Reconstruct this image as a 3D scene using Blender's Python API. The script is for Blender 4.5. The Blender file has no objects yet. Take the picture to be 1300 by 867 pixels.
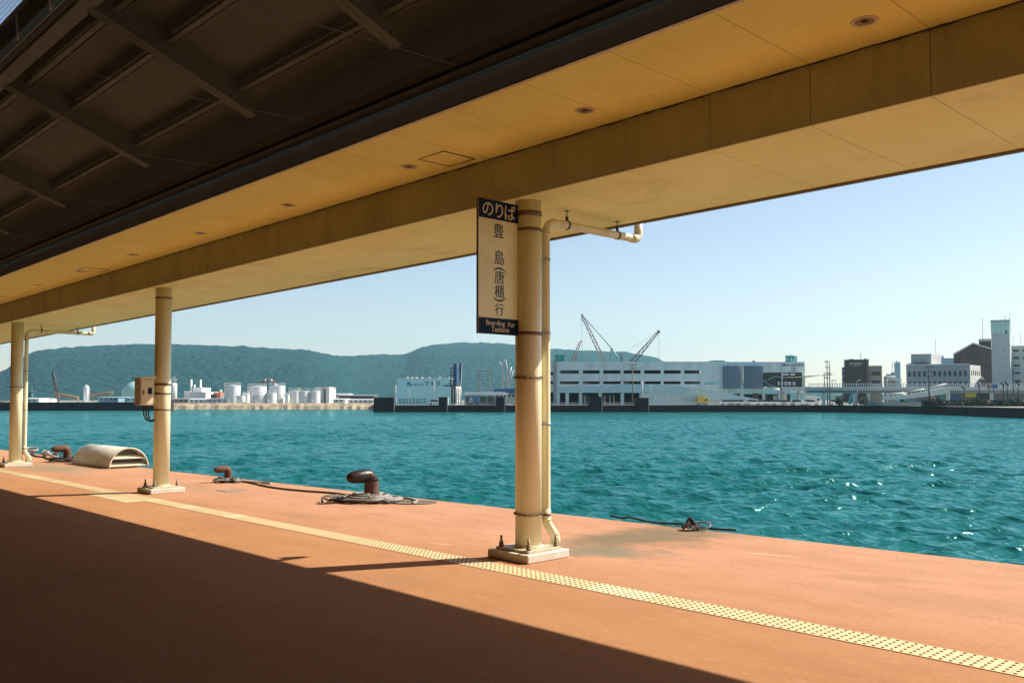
import bpy, bmesh, math, random
import numpy as np
from mathutils import Vector, Matrix, noise
from math import radians as Rd, pi, sin, cos

random.seed(7)
rng = np.random.default_rng(11)
sc = bpy.context.scene
col = sc.collection

# ------------------------------------------------------------------ camera
FPX, H = 1144.0, 1.6
YAW = math.atan(1110 / FPX)
PIT = Rd(2.1)
F0 = np.array([-cos(YAW), sin(YAW), 0])
RT = np.array([sin(YAW), cos(YAW), 0])
FW = F0 * cos(PIT) + np.array([0, 0, sin(PIT)])
UP = np.cross(RT, FW)
SH = 73.5 - FPX * math.tan(PIT)
CAM = np.array([0, 0, H])
FA = pi / 2 - YAW                       # heading of the far shore frame

cam = bpy.data.objects.new('camera', bpy.data.cameras.new('camera'))
col.objects.link(cam)
cam.data.sensor_width = 36
cam.data.lens = 36 * FPX / 1300
cam.data.shift_y = SH / 1300
cam.data.clip_start = 0.05
cam.data.clip_end = 60000
cam.location = CAM
cam.rotation_euler = (pi / 2 + PIT, 0, FA)
sc.camera = cam

def ray(px, py):
    return FW * FPX + RT * (px - 650) + UP * (433.5 + SH - py)
def gz(px, py, z=0.0):                  # survey helper: photo measurement -> point at height z
    r = ray(px, py); t = (z - H) / r[2]
    return CAM + r * t
def FL(px, D, py=500):                  # lateral metres of a far object at distance D
    r = ray(px, py); return float(r @ RT) * D / float(r @ F0)
def FZ(py, D, px=650):
    r = ray(px, py); return H + float(r[2]) * D / float(r @ F0)
def fw(lat, D, z=0.0):                  # far frame -> world
    p = RT * lat + F0 * D
    return Vector((p[0], p[1], z))

# ------------------------------------------------------------------ mesh helpers
class MB:
    def __init__(s): s.v = []; s.f = []; s.m = []; s.sm = []
    def add(s, vs, fs, mi=0, smooth=False):
        o = len(s.v); s.v += [tuple(map(float, v)) for v in vs]
        for f in fs:
            s.f.append([i + o for i in f]); s.m.append(mi); s.sm.append(smooth)
        return s
    def box(s, x0, x1, y0, y1, z0, z1, mi=0):
        vs = [(x0,y0,z0),(x1,y0,z0),(x1,y1,z0),(x0,y1,z0),(x0,y0,z1),(x1,y0,z1),(x1,y1,z1),(x0,y1,z1)]
        return s.add(vs, [(3,2,1,0),(4,5,6,7),(0,1,5,4),(1,2,6,5),(2,3,7,6),(3,0,4,7)], mi)
    def bbox(s, x0, x1, y0, y1, z0, z1, b=.01, mi=0):      # box with chamfered edges
        bm = bmesh.new(); bmesh.ops.create_cube(bm, size=1)
        bmesh.ops.scale(bm, verts=bm.verts, vec=(x1-x0, y1-y0, z1-z0))
        bmesh.ops.translate(bm, verts=bm.verts, vec=((x0+x1)/2, (y0+y1)/2, (z0+z1)/2))
        bmesh.ops.bevel(bm, geom=bm.edges[:], offset=b, segments=2, affect='EDGES', profile=.5)
        bm.verts.index_update()
        s.add([v.co for v in bm.verts], [[v.index for v in f.verts] for f in bm.faces], mi); bm.free()
        return s
    def sbox(s, p, q, w, h, mi=0):                        # beam from p to q, width w (horizontal), height h (down from line)
        p = Vector(p); q = Vector(q); d = (q - p).normalized()
        sd = d.cross(Vector((0,0,1)))
        sd = sd.normalized() if sd.length > 1e-4 else Vector((1,0,0))
        u = sd.cross(d)
        vs = []
        for e in (p, q):
            for a, b in ((-1,-1),(1,-1),(1,0),(-1,0)): vs.append(e + sd*a*w/2 + u*b*h)
        return s.add(vs, [(0,1,2,3),(7,6,5,4),(0,4,5,1),(1,5,6,2),(2,6,7,3),(3,7,4,0)], mi)
    def tube(s, pts, r, n=10, mi=0, closed=False, caps=True, smooth=True):
        pts = [Vector(p) for p in pts]; k = len(pts)
        rs = r if isinstance(r, (list, tuple)) else [r]*k
        tang = []
        for i in range(k):
            if closed: t = pts[(i+1)%k] - pts[i-1]
            else: t = pts[min(i+1,k-1)] - pts[max(i-1,0)]
            tang.append(t.normalized() if t.length > 1e-9 else Vector((0,0,1)))
        t0 = tang[0]
        nrm = t0.cross(Vector((0,0,1)))
        if nrm.length < 1e-3: nrm = t0.cross(Vector((0,1,0)))
        nrm.normalize(); vs = []
        for i in range(k):
            t = tang[i]; nrm = nrm - t*nrm.dot(t)
            if nrm.length < 1e-6: nrm = t.orthogonal()
            nrm.normalize(); b = t.cross(nrm)
            for j in range(n):
                a = 2*pi*j/n
                vs.append(pts[i] + (nrm*cos(a) + b*sin(a))*rs[i])
        fs = []
        for i in range(k if closed else k-1):
            for j in range(n):
                a = i*n+j; b2 = i*n+(j+1)%n; c = ((i+1)%k)*n+(j+1)%n; d = ((i+1)%k)*n+j
                fs.append((a,b2,c,d))
        s.add(vs, fs, mi, smooth)
        if caps and not closed:
            o = len(s.v) - k*n
            s.f.append([o+j for j in range(n)][::-1]); s.m.append(mi); s.sm.append(False)
            s.f.append([o+(k-1)*n+j for j in range(n)]); s.m.append(mi); s.sm.append(False)
        return s
    def cyl(s, x, y, z0, z1, r0, r1=None, n=24, mi=0, smooth=True, cap=True):
        r1 = r0 if r1 is None else r1
        return s.lathe([(r0,z0),(r1,z1)], x, y, n, mi, smooth, cap)
    def lathe(s, prof, x=0, y=0, n=24, mi=0, smooth=True, cap=True):
        vs = []; k = len(prof)
        for r, z in prof:
            for j in range(n):
                a = 2*pi*j/n; vs.append((x+r*cos(a), y+r*sin(a), z))
        fs = [(i*n+j, i*n+(j+1)%n, (i+1)*n+(j+1)%n, (i+1)*n+j) for i in range(k-1) for j in range(n)]
        s.add(vs, fs, mi, smooth)
        if cap:
            o = len(s.v)-k*n
            if prof[0][0] > 1e-5: s.f.append([o+j for j in range(n)][::-1]); s.m.append(mi); s.sm.append(False)
            if prof[-1][0] > 1e-5: s.f.append([o+(k-1)*n+j for j in range(n)]); s.m.append(mi); s.sm.append(False)
        return s
    def prism(s, poly, z0, z1, mi=0):                      # xy polygon (ccw) extruded in z
        n = len(poly)
        vs = [(x,y,z0) for x,y in poly] + [(x,y,z1) for x,y in poly]
        return s.add(vs, [list(range(n))[::-1], list(range(n,2*n))] + [(i,(i+1)%n,n+(i+1)%n,n+i) for i in range(n)], mi)
    def xz(s, poly, y0, y1, mi=0):                         # xz polygon extruded in y
        n = len(poly)
        vs = [(x,y0,z) for x,z in poly] + [(x,y1,z) for x,z in poly]
        return s.add(vs, [list(range(n)), list(range(n,2*n))[::-1]] + [(i,n+i,n+(i+1)%n,(i+1)%n) for i in range(n)], mi)
    def ball(s, x, y, z, r, n=16, m=8, mi=0, zs=1, half=False):
        prof = []
        a0 = 0 if half else -pi/2
        for i in range(m+1):
            a = a0 + (pi/2-a0)*i/m
            prof.append((max(r*cos(a),1e-4), z+r*zs*sin(a)))
        return s.lathe(prof, x, y, n, mi)
    def tilt(s, k):
        s.v = [(x,y,z+k*x) for x,y,z in s.v]; return s
    def build(s, name, mats, parent=None, loc=None, rz=0):
        me = bpy.data.meshes.new(name)
        me.from_pydata(s.v, [], s.f); me.update()
        for m in (mats if isinstance(mats, (list,tuple)) else [mats]): me.materials.append(m)
        me.polygons.foreach_set('material_index', s.m)
        me.polygons.foreach_set('use_smooth', s.sm)
        bm = bmesh.new(); bm.from_mesh(me); bmesh.ops.recalc_face_normals(bm, faces=bm.faces[:]); bm.to_mesh(me); bm.free()
        me.update()
        o = bpy.data.objects.new(name, me); col.objects.link(o)
        if parent is not None: o.parent = parent
        if loc is not None: o.location = loc
        if rz: o.rotation_euler = (0,0,rz)
        return o

def tag(o, label, cat, group=None, kind='thing'):
    o['label'] = label; o['category'] = cat; o['kind'] = kind
    if group: o['group'] = group
    return o
def thing(name, label, cat, loc=(0,0,0), rz=0, group=None):
    o = bpy.data.objects.new(name, None); col.objects.link(o)
    o.empty_display_size = .2
    o.location = loc; o.rotation_euler = (0,0,rz)
    return tag(o, label, cat, group)
def dup(root, loc, label, rz=None):
    r = root.copy(); col.objects.link(r); r.location = loc; r['label'] = label
    if rz is not None: r.rotation_euler = (0,0,rz)
    for ch in list(root.children):
        c = ch.copy(); col.objects.link(c); c.parent = r
        for g in list(ch.children):
            d = g.copy(); col.objects.link(d); d.parent = c
    return r
def struct(o):
    o['kind'] = 'structure'; return o

# ------------------------------------------------------------------ materials
def M(name, c, rough=.6, c2=None, scale=2.0, amt=.5, bump=0, bscale=60, metal=0, spec=.5, stretch=(1,1,1), speck=0):
    m = bpy.data.materials.new(name); m.use_nodes = True
    nt = m.node_tree; N = nt.nodes; L = nt.links
    b = N['Principled BSDF']
    b.inputs['Roughness'].default_value = rough
    b.inputs['Metallic'].default_value = metal
    b.inputs['Specular IOR Level'].default_value = spec
    tc = N.new('ShaderNodeTexCoord'); mp = N.new('ShaderNodeMapping')
    mp.inputs['Scale'].default_value = stretch
    L.new(tc.outputs['Object'], mp.inputs['Vector'])
    c2 = c2 or tuple(x*.78 for x in c)
    n1 = N.new('ShaderNodeTexNoise'); n1.inputs['Scale'].default_value = scale; n1.inputs['Detail'].default_value = 6
    n1.inputs['Roughness'].default_value = .62
    L.new(mp.outputs[0], n1.inputs['Vector'])
    rp = N.new('ShaderNodeMapRange'); rp.inputs[1].default_value = .35; rp.inputs[2].default_value = .7
    rp.inputs[4].default_value = amt
    L.new(n1.outputs['Fac'], rp.inputs[0])
    mx = N.new('ShaderNodeMix'); mx.data_type = 'RGBA'
    mx.inputs[6].default_value = (*c,1); mx.inputs[7].default_value = (*c2,1)
    L.new(rp.outputs[0], mx.inputs[0])
    L.new(mx.outputs[2], b.inputs['Base Color'])
    if bump:
        n2 = N.new('ShaderNodeTexNoise'); n2.inputs['Scale'].default_value = bscale; n2.inputs['Detail'].default_value = 4
        L.new(mp.outputs[0], n2.inputs['Vector'])
        bp = N.new('ShaderNodeBump'); bp.inputs['Strength'].default_value = bump; bp.inputs['Distance'].default_value = .01
        L.new(n2.outputs['Fac'], bp.inputs['Height']); L.new(bp.outputs[0], b.inputs['Normal'])
    return m

cream = M('cream_paint', (.85,.81,.56), .42, (.66,.58,.36), 5, .6, .1, 120, stretch=(1,1,.10))
cream_rail = M('cream_pipe', (.83,.79,.54), .4, (.60,.52,.32), 7, .8, .08, 90, stretch=(1,1,.15))
soffit_m = M('cream_soffit', (.89,.85,.40), .7, (.80,.74,.32), 1.1, .8, .15, 180)
ceil_m = M('ochre_ceiling', (.90,.81,.27), .75, (.82,.70,.20), 1.1, .9, .12, 180)
def damp(m, tint, scale, lo, hi, amt, st=(1,1,1)):
    """irregular old water marks laid over a painted panel"""
    nt = m.node_tree; N = nt.nodes; L = nt.links; b = N['Principled BSDF']
    src = b.inputs['Base Color'].links[0].from_socket
    tc = N.new('ShaderNodeTexCoord'); mp = N.new('ShaderNodeMapping'); mp.inputs['Scale'].default_value = st
    L.new(tc.outputs['Object'], mp.inputs['Vector'])
    n = N.new('ShaderNodeTexNoise'); n.inputs['Scale'].default_value = scale; n.inputs['Detail'].default_value = 8; n.inputs['Roughness'].default_value = .7
    L.new(mp.outputs[0], n.inputs['Vector'])
    r = N.new('ShaderNodeMapRange'); r.inputs[1].default_value = lo; r.inputs[2].default_value = hi; r.inputs[4].default_value = amt
    L.new(n.outputs['Fac'], r.inputs[0])
    x = N.new('ShaderNodeMix'); x.data_type = 'RGBA'; x.inputs[7].default_value = (*tint,1)
    L.new(src, x.inputs[6]); L.new(r.outputs[0], x.inputs[0]); L.new(x.outputs[2], b.inputs['Base Color'])
damp(soffit_m, (.60,.50,.24), .8, .56, .70, .7); damp(soffit_m, (.62,.54,.28), 22, .5, .75, .4)
damp(ceil_m, (.56,.42,.14), .8, .58, .70, .7); damp(ceil_m, (.62,.50,.18), 22, .5, .75, .4)
beamface_m = M('tan_beam_panel', (.58,.57,.38), .75, (.47,.45,.28), 1.8, .9, .15, 200)
damp(beamface_m, (.34,.32,.20), 1.5, .52, .72, .8, (1,1,.2)); damp(beamface_m, (.38,.36,.23), 24, .5, .75, .5)
damp(cream, (.42,.30,.15), 2.2, .62, .74, .7, (2,2,.5)); damp(cream, (.38,.22,.10), 9, .70, .80, .8, (1,1,.3))
joint_m = M('joint_dark', (.16,.11,.06), .9)
fascia_m = M('brown_fascia', (.85,.76,.62), .6, (.70,.60,.47), 3, .8, .1, 60)
trim_m = M('trim_brown', (.20,.15,.10), .45, (.12,.09,.06), 4, .8)
darksteel = M('dark_brown_steel', (.17,.19,.185), .6, (.12,.135,.13), 3, .8, .2, 30)
deck_m = M('roof_deck_underside', (.22,.25,.25), .8, (.15,.17,.175), 2, .8)
net_m = M('net_cord', (.13,.125,.09), .9)
galv = M('galvanised', (.42,.43,.42), .4, (.3,.3,.29), 8, .7, metal=.6)
corr_m = M('corrugated_sheet', (.45,.58,.58), .5, (.32,.43,.45), 4, .6)
concrete_m = M('plinth_concrete', (.78,.74,.64), .85, (.58,.52,.42), 6, .8, .4, 80)
plate_m = M('painted_plate', (.66,.58,.42), .5, (.45,.36,.22), 10, .9, .1, 60)
bolt_m = M('weathered_bolt', (.35,.27,.18), .5, (.18,.11,.06), 30, 1, metal=.4)
strap_m = M('rusty_strap', (.14,.10,.075), .6, (.22,.11,.05), 40, 1, .3, 100, metal=.4)
rust_m = M('rusty_iron', (.16,.065,.032), .75, (.07,.035,.024), 9, 1, .6, 50)
black_paint = M('black_paint', (.009,.010,.012), .34, (.075,.032,.018), 5, .75, .5, 25, spec=.3)
rope_w = M('pale_rope', (.42,.40,.36), .9, (.22,.20,.18), 60, 1, .8, 160)
rope_d = M('dark_rope', (.03,.03,.033), .85, (.09,.085,.08), 50, .7, .8, 160)
rubber_m = M('fender_rubber', (.02,.02,.022), .7, (.04,.04,.04), 20, .8)
rustplate_m = M('rusty_plate', (.20,.16,.12), .8, (.10,.06,.035), 25, 1, .8, 60)
steelplate_m = M('grey_plate', (.36,.24,.17), .7, (.26,.17,.12), 10, .8)
tact = [M('tactile_yellow', (.74,.57,.31), .7, (.62,.47,.26), 14, .9, .2, 200),
        M('tactile_pale', (.82,.70,.44), .7, (.74,.62,.36), 12, .9, .2, 200),
        M('tactile_stud', (.20,.12,.05), .8, (.34,.21,.09), 60, .8)]
sign_w = M('sign_face', (.84,.82,.54), .45, (.72,.66,.40), 3, .9)
navy_m = M('sign_navy', (.007,.014,.040), .6, spec=.15)
ink_m = M('sign_ink', (.02,.02,.03), .5)
signtxt_m = M('sign_cream_text', (.74,.64,.44), .5)
box_m = M('cabinet_paint', (.74,.66,.44), .5, (.62,.54,.34), 4, .8)
conduit_m = M('conduit_dark', (.05,.04,.035), .6)
lamp_m = M('downlight_reflector', (.35,.27,.16), .3, metal=.3)
lampdark_m = M('downlight_recess', (.05,.04,.03), .4)

def floor_material():
    m = bpy.data.materials.new('red_pavement'); m.use_nodes = True
    nt = m.node_tree; N = nt.nodes; L = nt.links; b = N['Principled BSDF']
    b.inputs['Roughness'].default_value = .9; b.inputs['Specular IOR Level'].default_value = .12
    g = N.new('ShaderNodeNewGeometry')
    def nz(scale, detail=5, st=(1,1,1), rough=.6):
        mp = N.new('ShaderNodeMapping'); mp.inputs['Scale'].default_value = st
        L.new(g.outputs['Position'], mp.inputs['Vector'])
        n = N.new('ShaderNodeTexNoise'); n.inputs['Scale'].default_value = scale
        n.inputs['Detail'].default_value = detail; n.inputs['Roughness'].default_value = rough
        L.new(mp.outputs[0], n.inputs['Vector']); return n.outputs['Fac']
    def rng_(v, a, b_, lo=0., hi=1.):
        r = N.new('ShaderNodeMapRange'); r.inputs[1].default_value = a; r.inputs[2].default_value = b_
        r.inputs[3].default_value = lo; r.inputs[4].default_value = hi
        L.new(v, r.inputs[0]); return r.outputs[0]
    def mix(fac, A, B):
        x = N.new('ShaderNodeMix'); x.data_type = 'RGBA'
        if isinstance(A, tuple): x.inputs[6].default_value = (*A,1)
        else: L.new(A, x.inputs[6])
        if isinstance(B, tuple): x.inputs[7].default_value = (*B,1)
        else: L.new(B, x.inputs[7])
        L.new(fac, x.inputs[0]); return x.outputs[2]
    sx = N.new('ShaderNodeSeparateXYZ'); L.new(g.outputs['Position'], sx.inputs[0])
    wob = N.new('ShaderNodeMath'); wob.operation = 'MULTIPLY_ADD'; wob.inputs[1].default_value = 1.6
    L.new(nz(.9, 6, (.5,1.2,1)), wob.inputs[0]); L.new(sx.outputs['Y'], wob.inputs[2])
    worn = rng_(wob.outputs[0], 6.0, 8.2)                  # paint bleached and salted on the open, seaward side
    rich = mix(rng_(nz(.5, 6, (1,2.2,1)), .38, .66), (.435,.215,.094), (.365,.174,.075))
    pale = mix(rng_(nz(.6, 6, (1,2.2,1)), .38, .66), (.535,.285,.172), (.455,.234,.130))
    c = mix(worn, rich, pale)
    c = mix(rng_(nz(2.3, 7, (.6,1.6,1), .68), .50, .72, 0, .65), c, (.36,.18,.095))
    c = mix(rng_(nz(9, 5, (.5,2,1)), .56, .74, 0, .45), c, (.60,.33,.19))
    c = mix(rng_(nz(140, 2), .58, .72, 0, .45), c, (.30,.13,.07))
    c = mix(rng_(nz(55, 2), .68, .76, 0, .5), c, (.72,.50,.36))
    c = mix(rng_(nz(26, 3, (1,1.3,1)), .42, .68, 0, .38), c, (.30,.145,.072))
    # damp, algae-grey stains where the downpipes empty and water stands
    def stain(cx, cy, rx, ry, rot, tint, amt):
        mp = N.new('ShaderNodeMapping'); mp.vector_type = 'TEXTURE'
        mp.inputs['Location'].default_value = (cx,cy,0); mp.inputs['Rotation'].default_value = (0,0,rot)
        mp.inputs['Scale'].default_value = (rx,ry,1)
        L.new(g.outputs['Position'], mp.inputs['Vector'])
        ln = N.new('ShaderNodeVectorMath'); ln.operation = 'LENGTH'; L.new(mp.outputs[0], ln.inputs[0])
        ad = N.new('ShaderNodeMath'); ad.operation = 'MULTIPLY_ADD'; ad.inputs[1].default_value = 1.9
        L.new(nz(1.7, 6, (1,1.5,1), .65), ad.inputs[0]); L.new(ln.outputs['Value'], ad.inputs[2])
        nonlocal c
        c = mix(rng_(ad.outputs[0], 2.0, 1.25, 0, amt), c, tint)
    p = gz(740,692); q = gz(900,672)
    stain((p[0]+q[0])/2, (p[1]+q[1])/2, 1.9, .8, math.atan2(q[1]-p[1], q[0]-p[0]), (.19,.145,.085), .95)
    p = gz(725,696)
    stain(p[0]+.35, p[1]+.1, .8, .45, .6, (.21,.175,.12), .9)
    p = gz(70,594)
    stain(p[0], p[1], 2.4, .8, 0, (.25,.21,.13), .85)
    p = gz(640,600); stain(-15.5, 7.3, 2.0, .5, 0, (.34,.20,.12), .5)
    stain(-3.0, 7.4, 1.4, .5, .3, (.40,.21,.12), .5)
    for (qx,qy,rx_,ry_) in ((960,702,.22,.03),(990,705,.2,.025),(1010,690,.15,.02),(700,735,.12,.02),(560,690,.2,.02)):
        p = gz(qx,qy); stain(p[0],p[1],rx_,ry_,.35,(.66,.46,.34),.8)
    for (qx,qy,rx_,ry_,ro) in ((520,735,.5,.18,.2),(1120,735,.7,.2,.5),(380,655,.9,.25,0),(820,760,.5,.12,.9),(250,640,.8,.25,.1)):
        p = gz(qx,qy); stain(p[0],p[1],rx_,ry_,ro,(.33,.18,.10),.55)
    L.new(c, b.inputs['Base Color'])
    bp = N.new('ShaderNodeBump'); bp.inputs['Strength'].default_value = .5; bp.inputs['Distance'].default_value = .006
    L.new(nz(90, 4), bp.inputs['Height']); L.new(bp.outputs[0], b.inputs['Normal'])
    return m
floor_m = floor_material()

# ------------------------------------------------------------------ quay
edge = [(-90,7.3),(-33.5,8.35),(-19.85,8.60),(-2.85,9.66),(45,12.6)]
quay_side = M('quay_side', (.20,.17,.14), .9, (.1,.09,.08), 2, 1, .5, 20)
mb = MB()
top = [(-90,-30),(45,-30)] + edge[::-1]
n = len(top)
mb.add([(x,y,0) for x,y in top], [list(range(n))])
ev = [(x,y,0) for x,y in edge] + [(x,y,-4.5) for x,y in edge]
k = len(edge)
mb.add(ev, [(i,i+1,k+i+1,k+i) for i in range(k-1)], 1)
struct(mb.build('pavement', [floor_m, quay_side]))

# tactile strip: one strip of studded blocks glued to the pavement
mb = MB()
T = .30; y0, y1 = 5.775, 6.065
xi = -60.0; ti = 0
while xi < 9:
    mi = 1 if (abs(xi+14.4) < .2 or abs(xi+20.6) < .45 or random.random() < .05) else 0
    mb.box(xi+.0015, xi+T-.0015, y0, y1, .0005, .005, mi)
    if -24 < xi < 1.5:
        for a in range(5):
            for b in range(5):
                cx = xi + (a+.5)*T/5; cy = y0 + (b+.5)*(y1-y0)/5
                mb.lathe([(.0125,.005),(.0095,.0095)], cx, cy, 8, 2, False)
    xi += T; ti += 1
tag(mb.build('tactile_strip', tact), 'long narrow cream yellow tactile paving strip with dark studs running along the quay', 'tactile paving')
mb = MB()
for i in range(6):
    for j in range(1):
        mx = -16.1 + i*T; my = y0 - .003 - (j+1)*T
        mb.box(mx+.0015, mx+T-.0015, my+.0015, my+T-.0015, .0005, .005, (i+j) % 2)
        for a in range(5):
            for b in range(5):
                mb.lathe([(.0125,.005),(.0095,.0095)], mx+(a+.5)*T/5, my+(b+.5)*T/5, 6, 2, False)
tag(mb.build('tactile_block', tact), 'short extra row of yellow tactile blocks beside the strip near the second column', 'tactile paving')

# ------------------------------------------------------------------ canopy
S = .0107
ZB, ZT = 3.697, 4.168                      # soffit / ceiling level at x = 0
YB, YI, YO = 6.303, 4.95, 8.21
XA, XE = -62.0, 16.0
canopy = thing('canopy_roof', 'long cream canopy roof with boxed beam and recessed lights over the quay', 'canopy', (0,0,0))
PW = .884; XJ = -3.2611
def panels(mb, fn, gap=.006):
    i0 = int((XA - XJ)/PW); i1 = int((XE - XJ)/PW)
    for i in range(i0, i1): fn(mb, XJ+i*PW+gap/2, XJ+(i+1)*PW-gap/2)
mb = MB(); panels(mb, lambda m,a,b: m.box(a,b,YB+.012,YO-.05,ZB,ZB+.012)); mb.tilt(S).build('soffit', soffit_m, canopy)
mb = MB(); panels(mb, lambda m,a,b: m.box(a,b,YI+.03,YB-.002,ZT,ZT+.012)); mb.tilt(S).build('ceiling', ceil_m, canopy)
mb = MB(); panels(mb, lambda m,a,b: m.box(a,b,YB,YB+.010,ZB+.001,ZT-.006)); mb.tilt(S).build('beam_panel', beamface_m, canopy)
mb = MB()
mb.box(XA,XE,YB+.011,YO-.06,ZB+.013,ZB+.06); mb.box(XA,XE,YI+.04,YB-.003,ZT+.013,ZT+.05)
mb.box(XA,XE,YB+.011,YB+.06,ZB+.062,ZT+.05)
mb.tilt(S).build('backing', joint_m, canopy)
mb = MB()
mb.box(XA,XE,YO-.047,YO,ZB-.022,ZB+.30); mb.box(XA,XE,YO+.002,YO+.03,ZB+.012,ZB+.31)
mb.tilt(S).build('outer_trim', [trim_m], canopy)
mb = MB(); mb.box(XA,XE,YI-.01,YI+.028,ZT-.014,ZT+.0); mb.tilt(S).build('inner_trim', [plate_m], canopy)
mb = MB(); rs = random.Random(8); x = XA; vs = []
while x < XE:
    hgt = rs.choice((.001,.002,.004,.010,.007)); d_ = rs.choice((.001,.002,.006,.011))
    vs += [(x, YB-.0022, ZT-.0062-hgt), (x, YB-.0022-d_, ZT-.0006)]; x += rs.uniform(.03,.16)
nn = len(vs)//2
mb.add(vs, [(2*i,2*i+2,2*i+3,2*i+1) for i in range(nn-1)])
mb.tilt(S).build('grime_line', [M('soot', (.07,.05,.03), .9)], canopy)
mb = MB()
x = XA
while x < XE:
    mb.box(x+.003, x+1.79, YI, YI+.026, ZT+.002, ZT+.17); x += 1.793
mb.tilt(S).build('fascia', [fascia_m], canopy)
mb = MB(); mb.box(XA,XE,YI+.027,YO-.05,ZT+.30,ZT+.36); mb.box(XA,XE,YI+.028,YI+.06,ZT+.05,ZT+.30)
mb.tilt(S).build('roof_sheet', [darksteel], canopy)
for i in range(-8, 3):
    x = -5.126 + i*2.492
    y = 5.86
    z = ZT + S*x
    r = MB().lathe([(.062,-.001),(.068,-.006),(.088,-.007),(.093,-.0)], n=32, cap=False)
    o = r.build('downlight', [plate_m], canopy, (x,y,z))
    mb = MB().lathe([(.064,-.004),(.05,-.0022),(.022,-.0015)], n=24, cap=False); mb.build('reflector', lamp_m, o)
    MB().lathe([(.024,-.0035),(.001,-.008)], n=16).build('lens', lampdark_m, o)
for x in (-7.12, -17.2):
    mb = MB(); w = .21; d = .215; y = 5.965; t = .012
    z = ZT + S*x
    for a in ((-w,w,-d,-d+t),(-w,w,d-t,d),(-w,-w+t,-d,d),(w-t,w,-d,d)):
        mb.box(a[0],a[1],a[2],a[3],-.006,-.0005)
    mb.build('ceiling_hatch', [trim_m], canopy, (x,y,z))

# ------------------------------------------------------------------ columns, pipes, sign, cabinet
CY = 6.54
def column(x, label, straps, chains):
    t = thing('column', label, 'column', (x,CY,0), 0, 'round cream columns of the canopy')
    zt = ZB + S*x
    MB().cyl(0,0,.125,zt-.001,.135,n=40).build('shaft', cream, t)
    MB().bbox(-.29,.29,-.30,.30,0,.085,.012).build('plinth', concrete_m, t)
    MB().bbox(-.235,.235,-.235,.235,.086,.112,.006).build('base_plate', plate_m, t)
    MB().lathe([(.152,.1125),(.150,.125),(.137,.131)], n=32).build('collar', cream, t)
    for sx in (-1,1):
        for sy in (-1,1):
            b = MB().cyl(0,0,0,.11,.012,n=10); b.cyl(0,0,0,.03,.026,n=6); b.cyl(0,0,.03,.055,.022,n=6)
            b.build('bolt', bolt_m, t, (sx*.195,sy*.195,.1125))
    for z, hh in straps:
        MB().lathe([(.136,z-hh),(.141,z-hh),(.141,z+hh),(.136,z+hh)], n=40, cap=False).build('strap', strap_m, t)
    for z in chains:
        mb = MB(); N_ = 30
        for i in range(N_):
            a = 2*pi*i/N_; r = .143
            c = Vector((r*cos(a), r*sin(a), z+.006*sin(a*2)))
            tdir = Vector((-sin(a), cos(a), 0)); up = Vector((0,0,1)) if i%2 else Vector((cos(a),sin(a),0))
            mb.tube([c + tdir*.017*cos(q) + up*.011*sin(q) for q in [2*pi*j/8 for j in range(8)]], .004, 5, closed=True)
        mb.build('chain', strap_m, t)
    return t
column(-6.5, 'round cream column carrying the hanging boarding sign, with chain bands', [(3.335,.014),(3.50,.022),(2.27,.016)], [1.82,.44])
column(-15.45, 'round cream column carrying the small electrical cabinet', [(3.36,.012),(1.86,.02),(1.70,.014),(1.42,.012)], [])
column(-23.85, 'plain round cream column farthest away along the quay, beside a thin downpipe', [(1.9,.008)], [])

def downpipe(x, label):
    t = thing('downpipe', label, 'pipe', (x,6.80,0), 0, 'cream rainwater pipes on columns')
    R = .045; ztop = 3.47 + S*(x+6.5)
    pts = [(0,0,.42),(0,0,ztop-.14)]
    for a in range(1,7):
        q = pi/2*a/6; pts.append((0,.14-.14*cos(q), ztop-.14+.14*sin(q)))
    mb = MB(); mb.tube([pts[0],pts[1]], R, 18, caps=False)
    mb.tube(pts[1:], R+.001, 18, caps=False); mb.tube([pts[-1],(0,1.50,ztop+.0)], R, 18, caps=False)
    mb.lathe([(R+.001,ztop-.16),(R+.007,ztop-.16),(R+.007,ztop-.12),(R+.001,ztop-.12)], n=18)
    mb.build('pipe', cream_rail, t)
    e = []
    for a in range(0,7):
        q = pi/2*a/6; e.append((0,1.50+.07*sin(q), ztop+.07-.07*cos(q)))
    mb = MB(); mb.tube([(0,1.42,ztop)]+e+[(0,1.57,ztop+.19)], R+.005, 18); mb.build('elbow', cream_rail, t)
    mb = MB(); mb.tube([(0,0,.47),(0,0,.38),(0,.005,.33),(.02,.045,.26),(.035,.085,.20),(.04,.10,.15),(.04,.10,.09)], R+.004, 16)
    for z in (.36,.21): mb.tube([(0 if z>.3 else .033,0.0 if z>.3 else .08,z-.012),(0 if z>.3 else .035,0 if z>.3 else .085,z+.012)], R+.009, 16)
    mb.build('shoe', cream_rail, t)
    for z in (3.06,2.29,1.345,.41):
        b = MB(); b.lathe([(R,z-.013),(R+.006,z-.013),(R+.006,z+.013),(R,z+.013)], n=18, cap=False)
        b.box(-.010,.010,-.135,-R,z-.010,z+.010); b.box(-.02,.02,-.065,-R-.003,z-.012,z+.012)
        b.build('clamp', galv if z > 1 else strap_m, t)
    for y in (.33,1.18):
        zc = ZB + S*x
        b = MB(); b.tube([(0,y,ztop+R),(0,y,zc-.002)], .005, 8); b.box(-.012,.012,y-.012,y+.012,ztop+R+.005,ztop+R+.05)
        b.box(-.02,.02,y-.02,y+.02,zc-.006,zc-.001)
        b.tube([(0,y-.012,ztop),(0,y+.012,ztop)], R+.006, 16)
        b.build('hanger', conduit_m, t)
    return t
downpipe(-6.50, 'cream rainwater downpipe beside the column with the boarding sign')
downpipe(-24.05, 'thin cream rainwater downpipe beside the farthest column')

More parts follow.
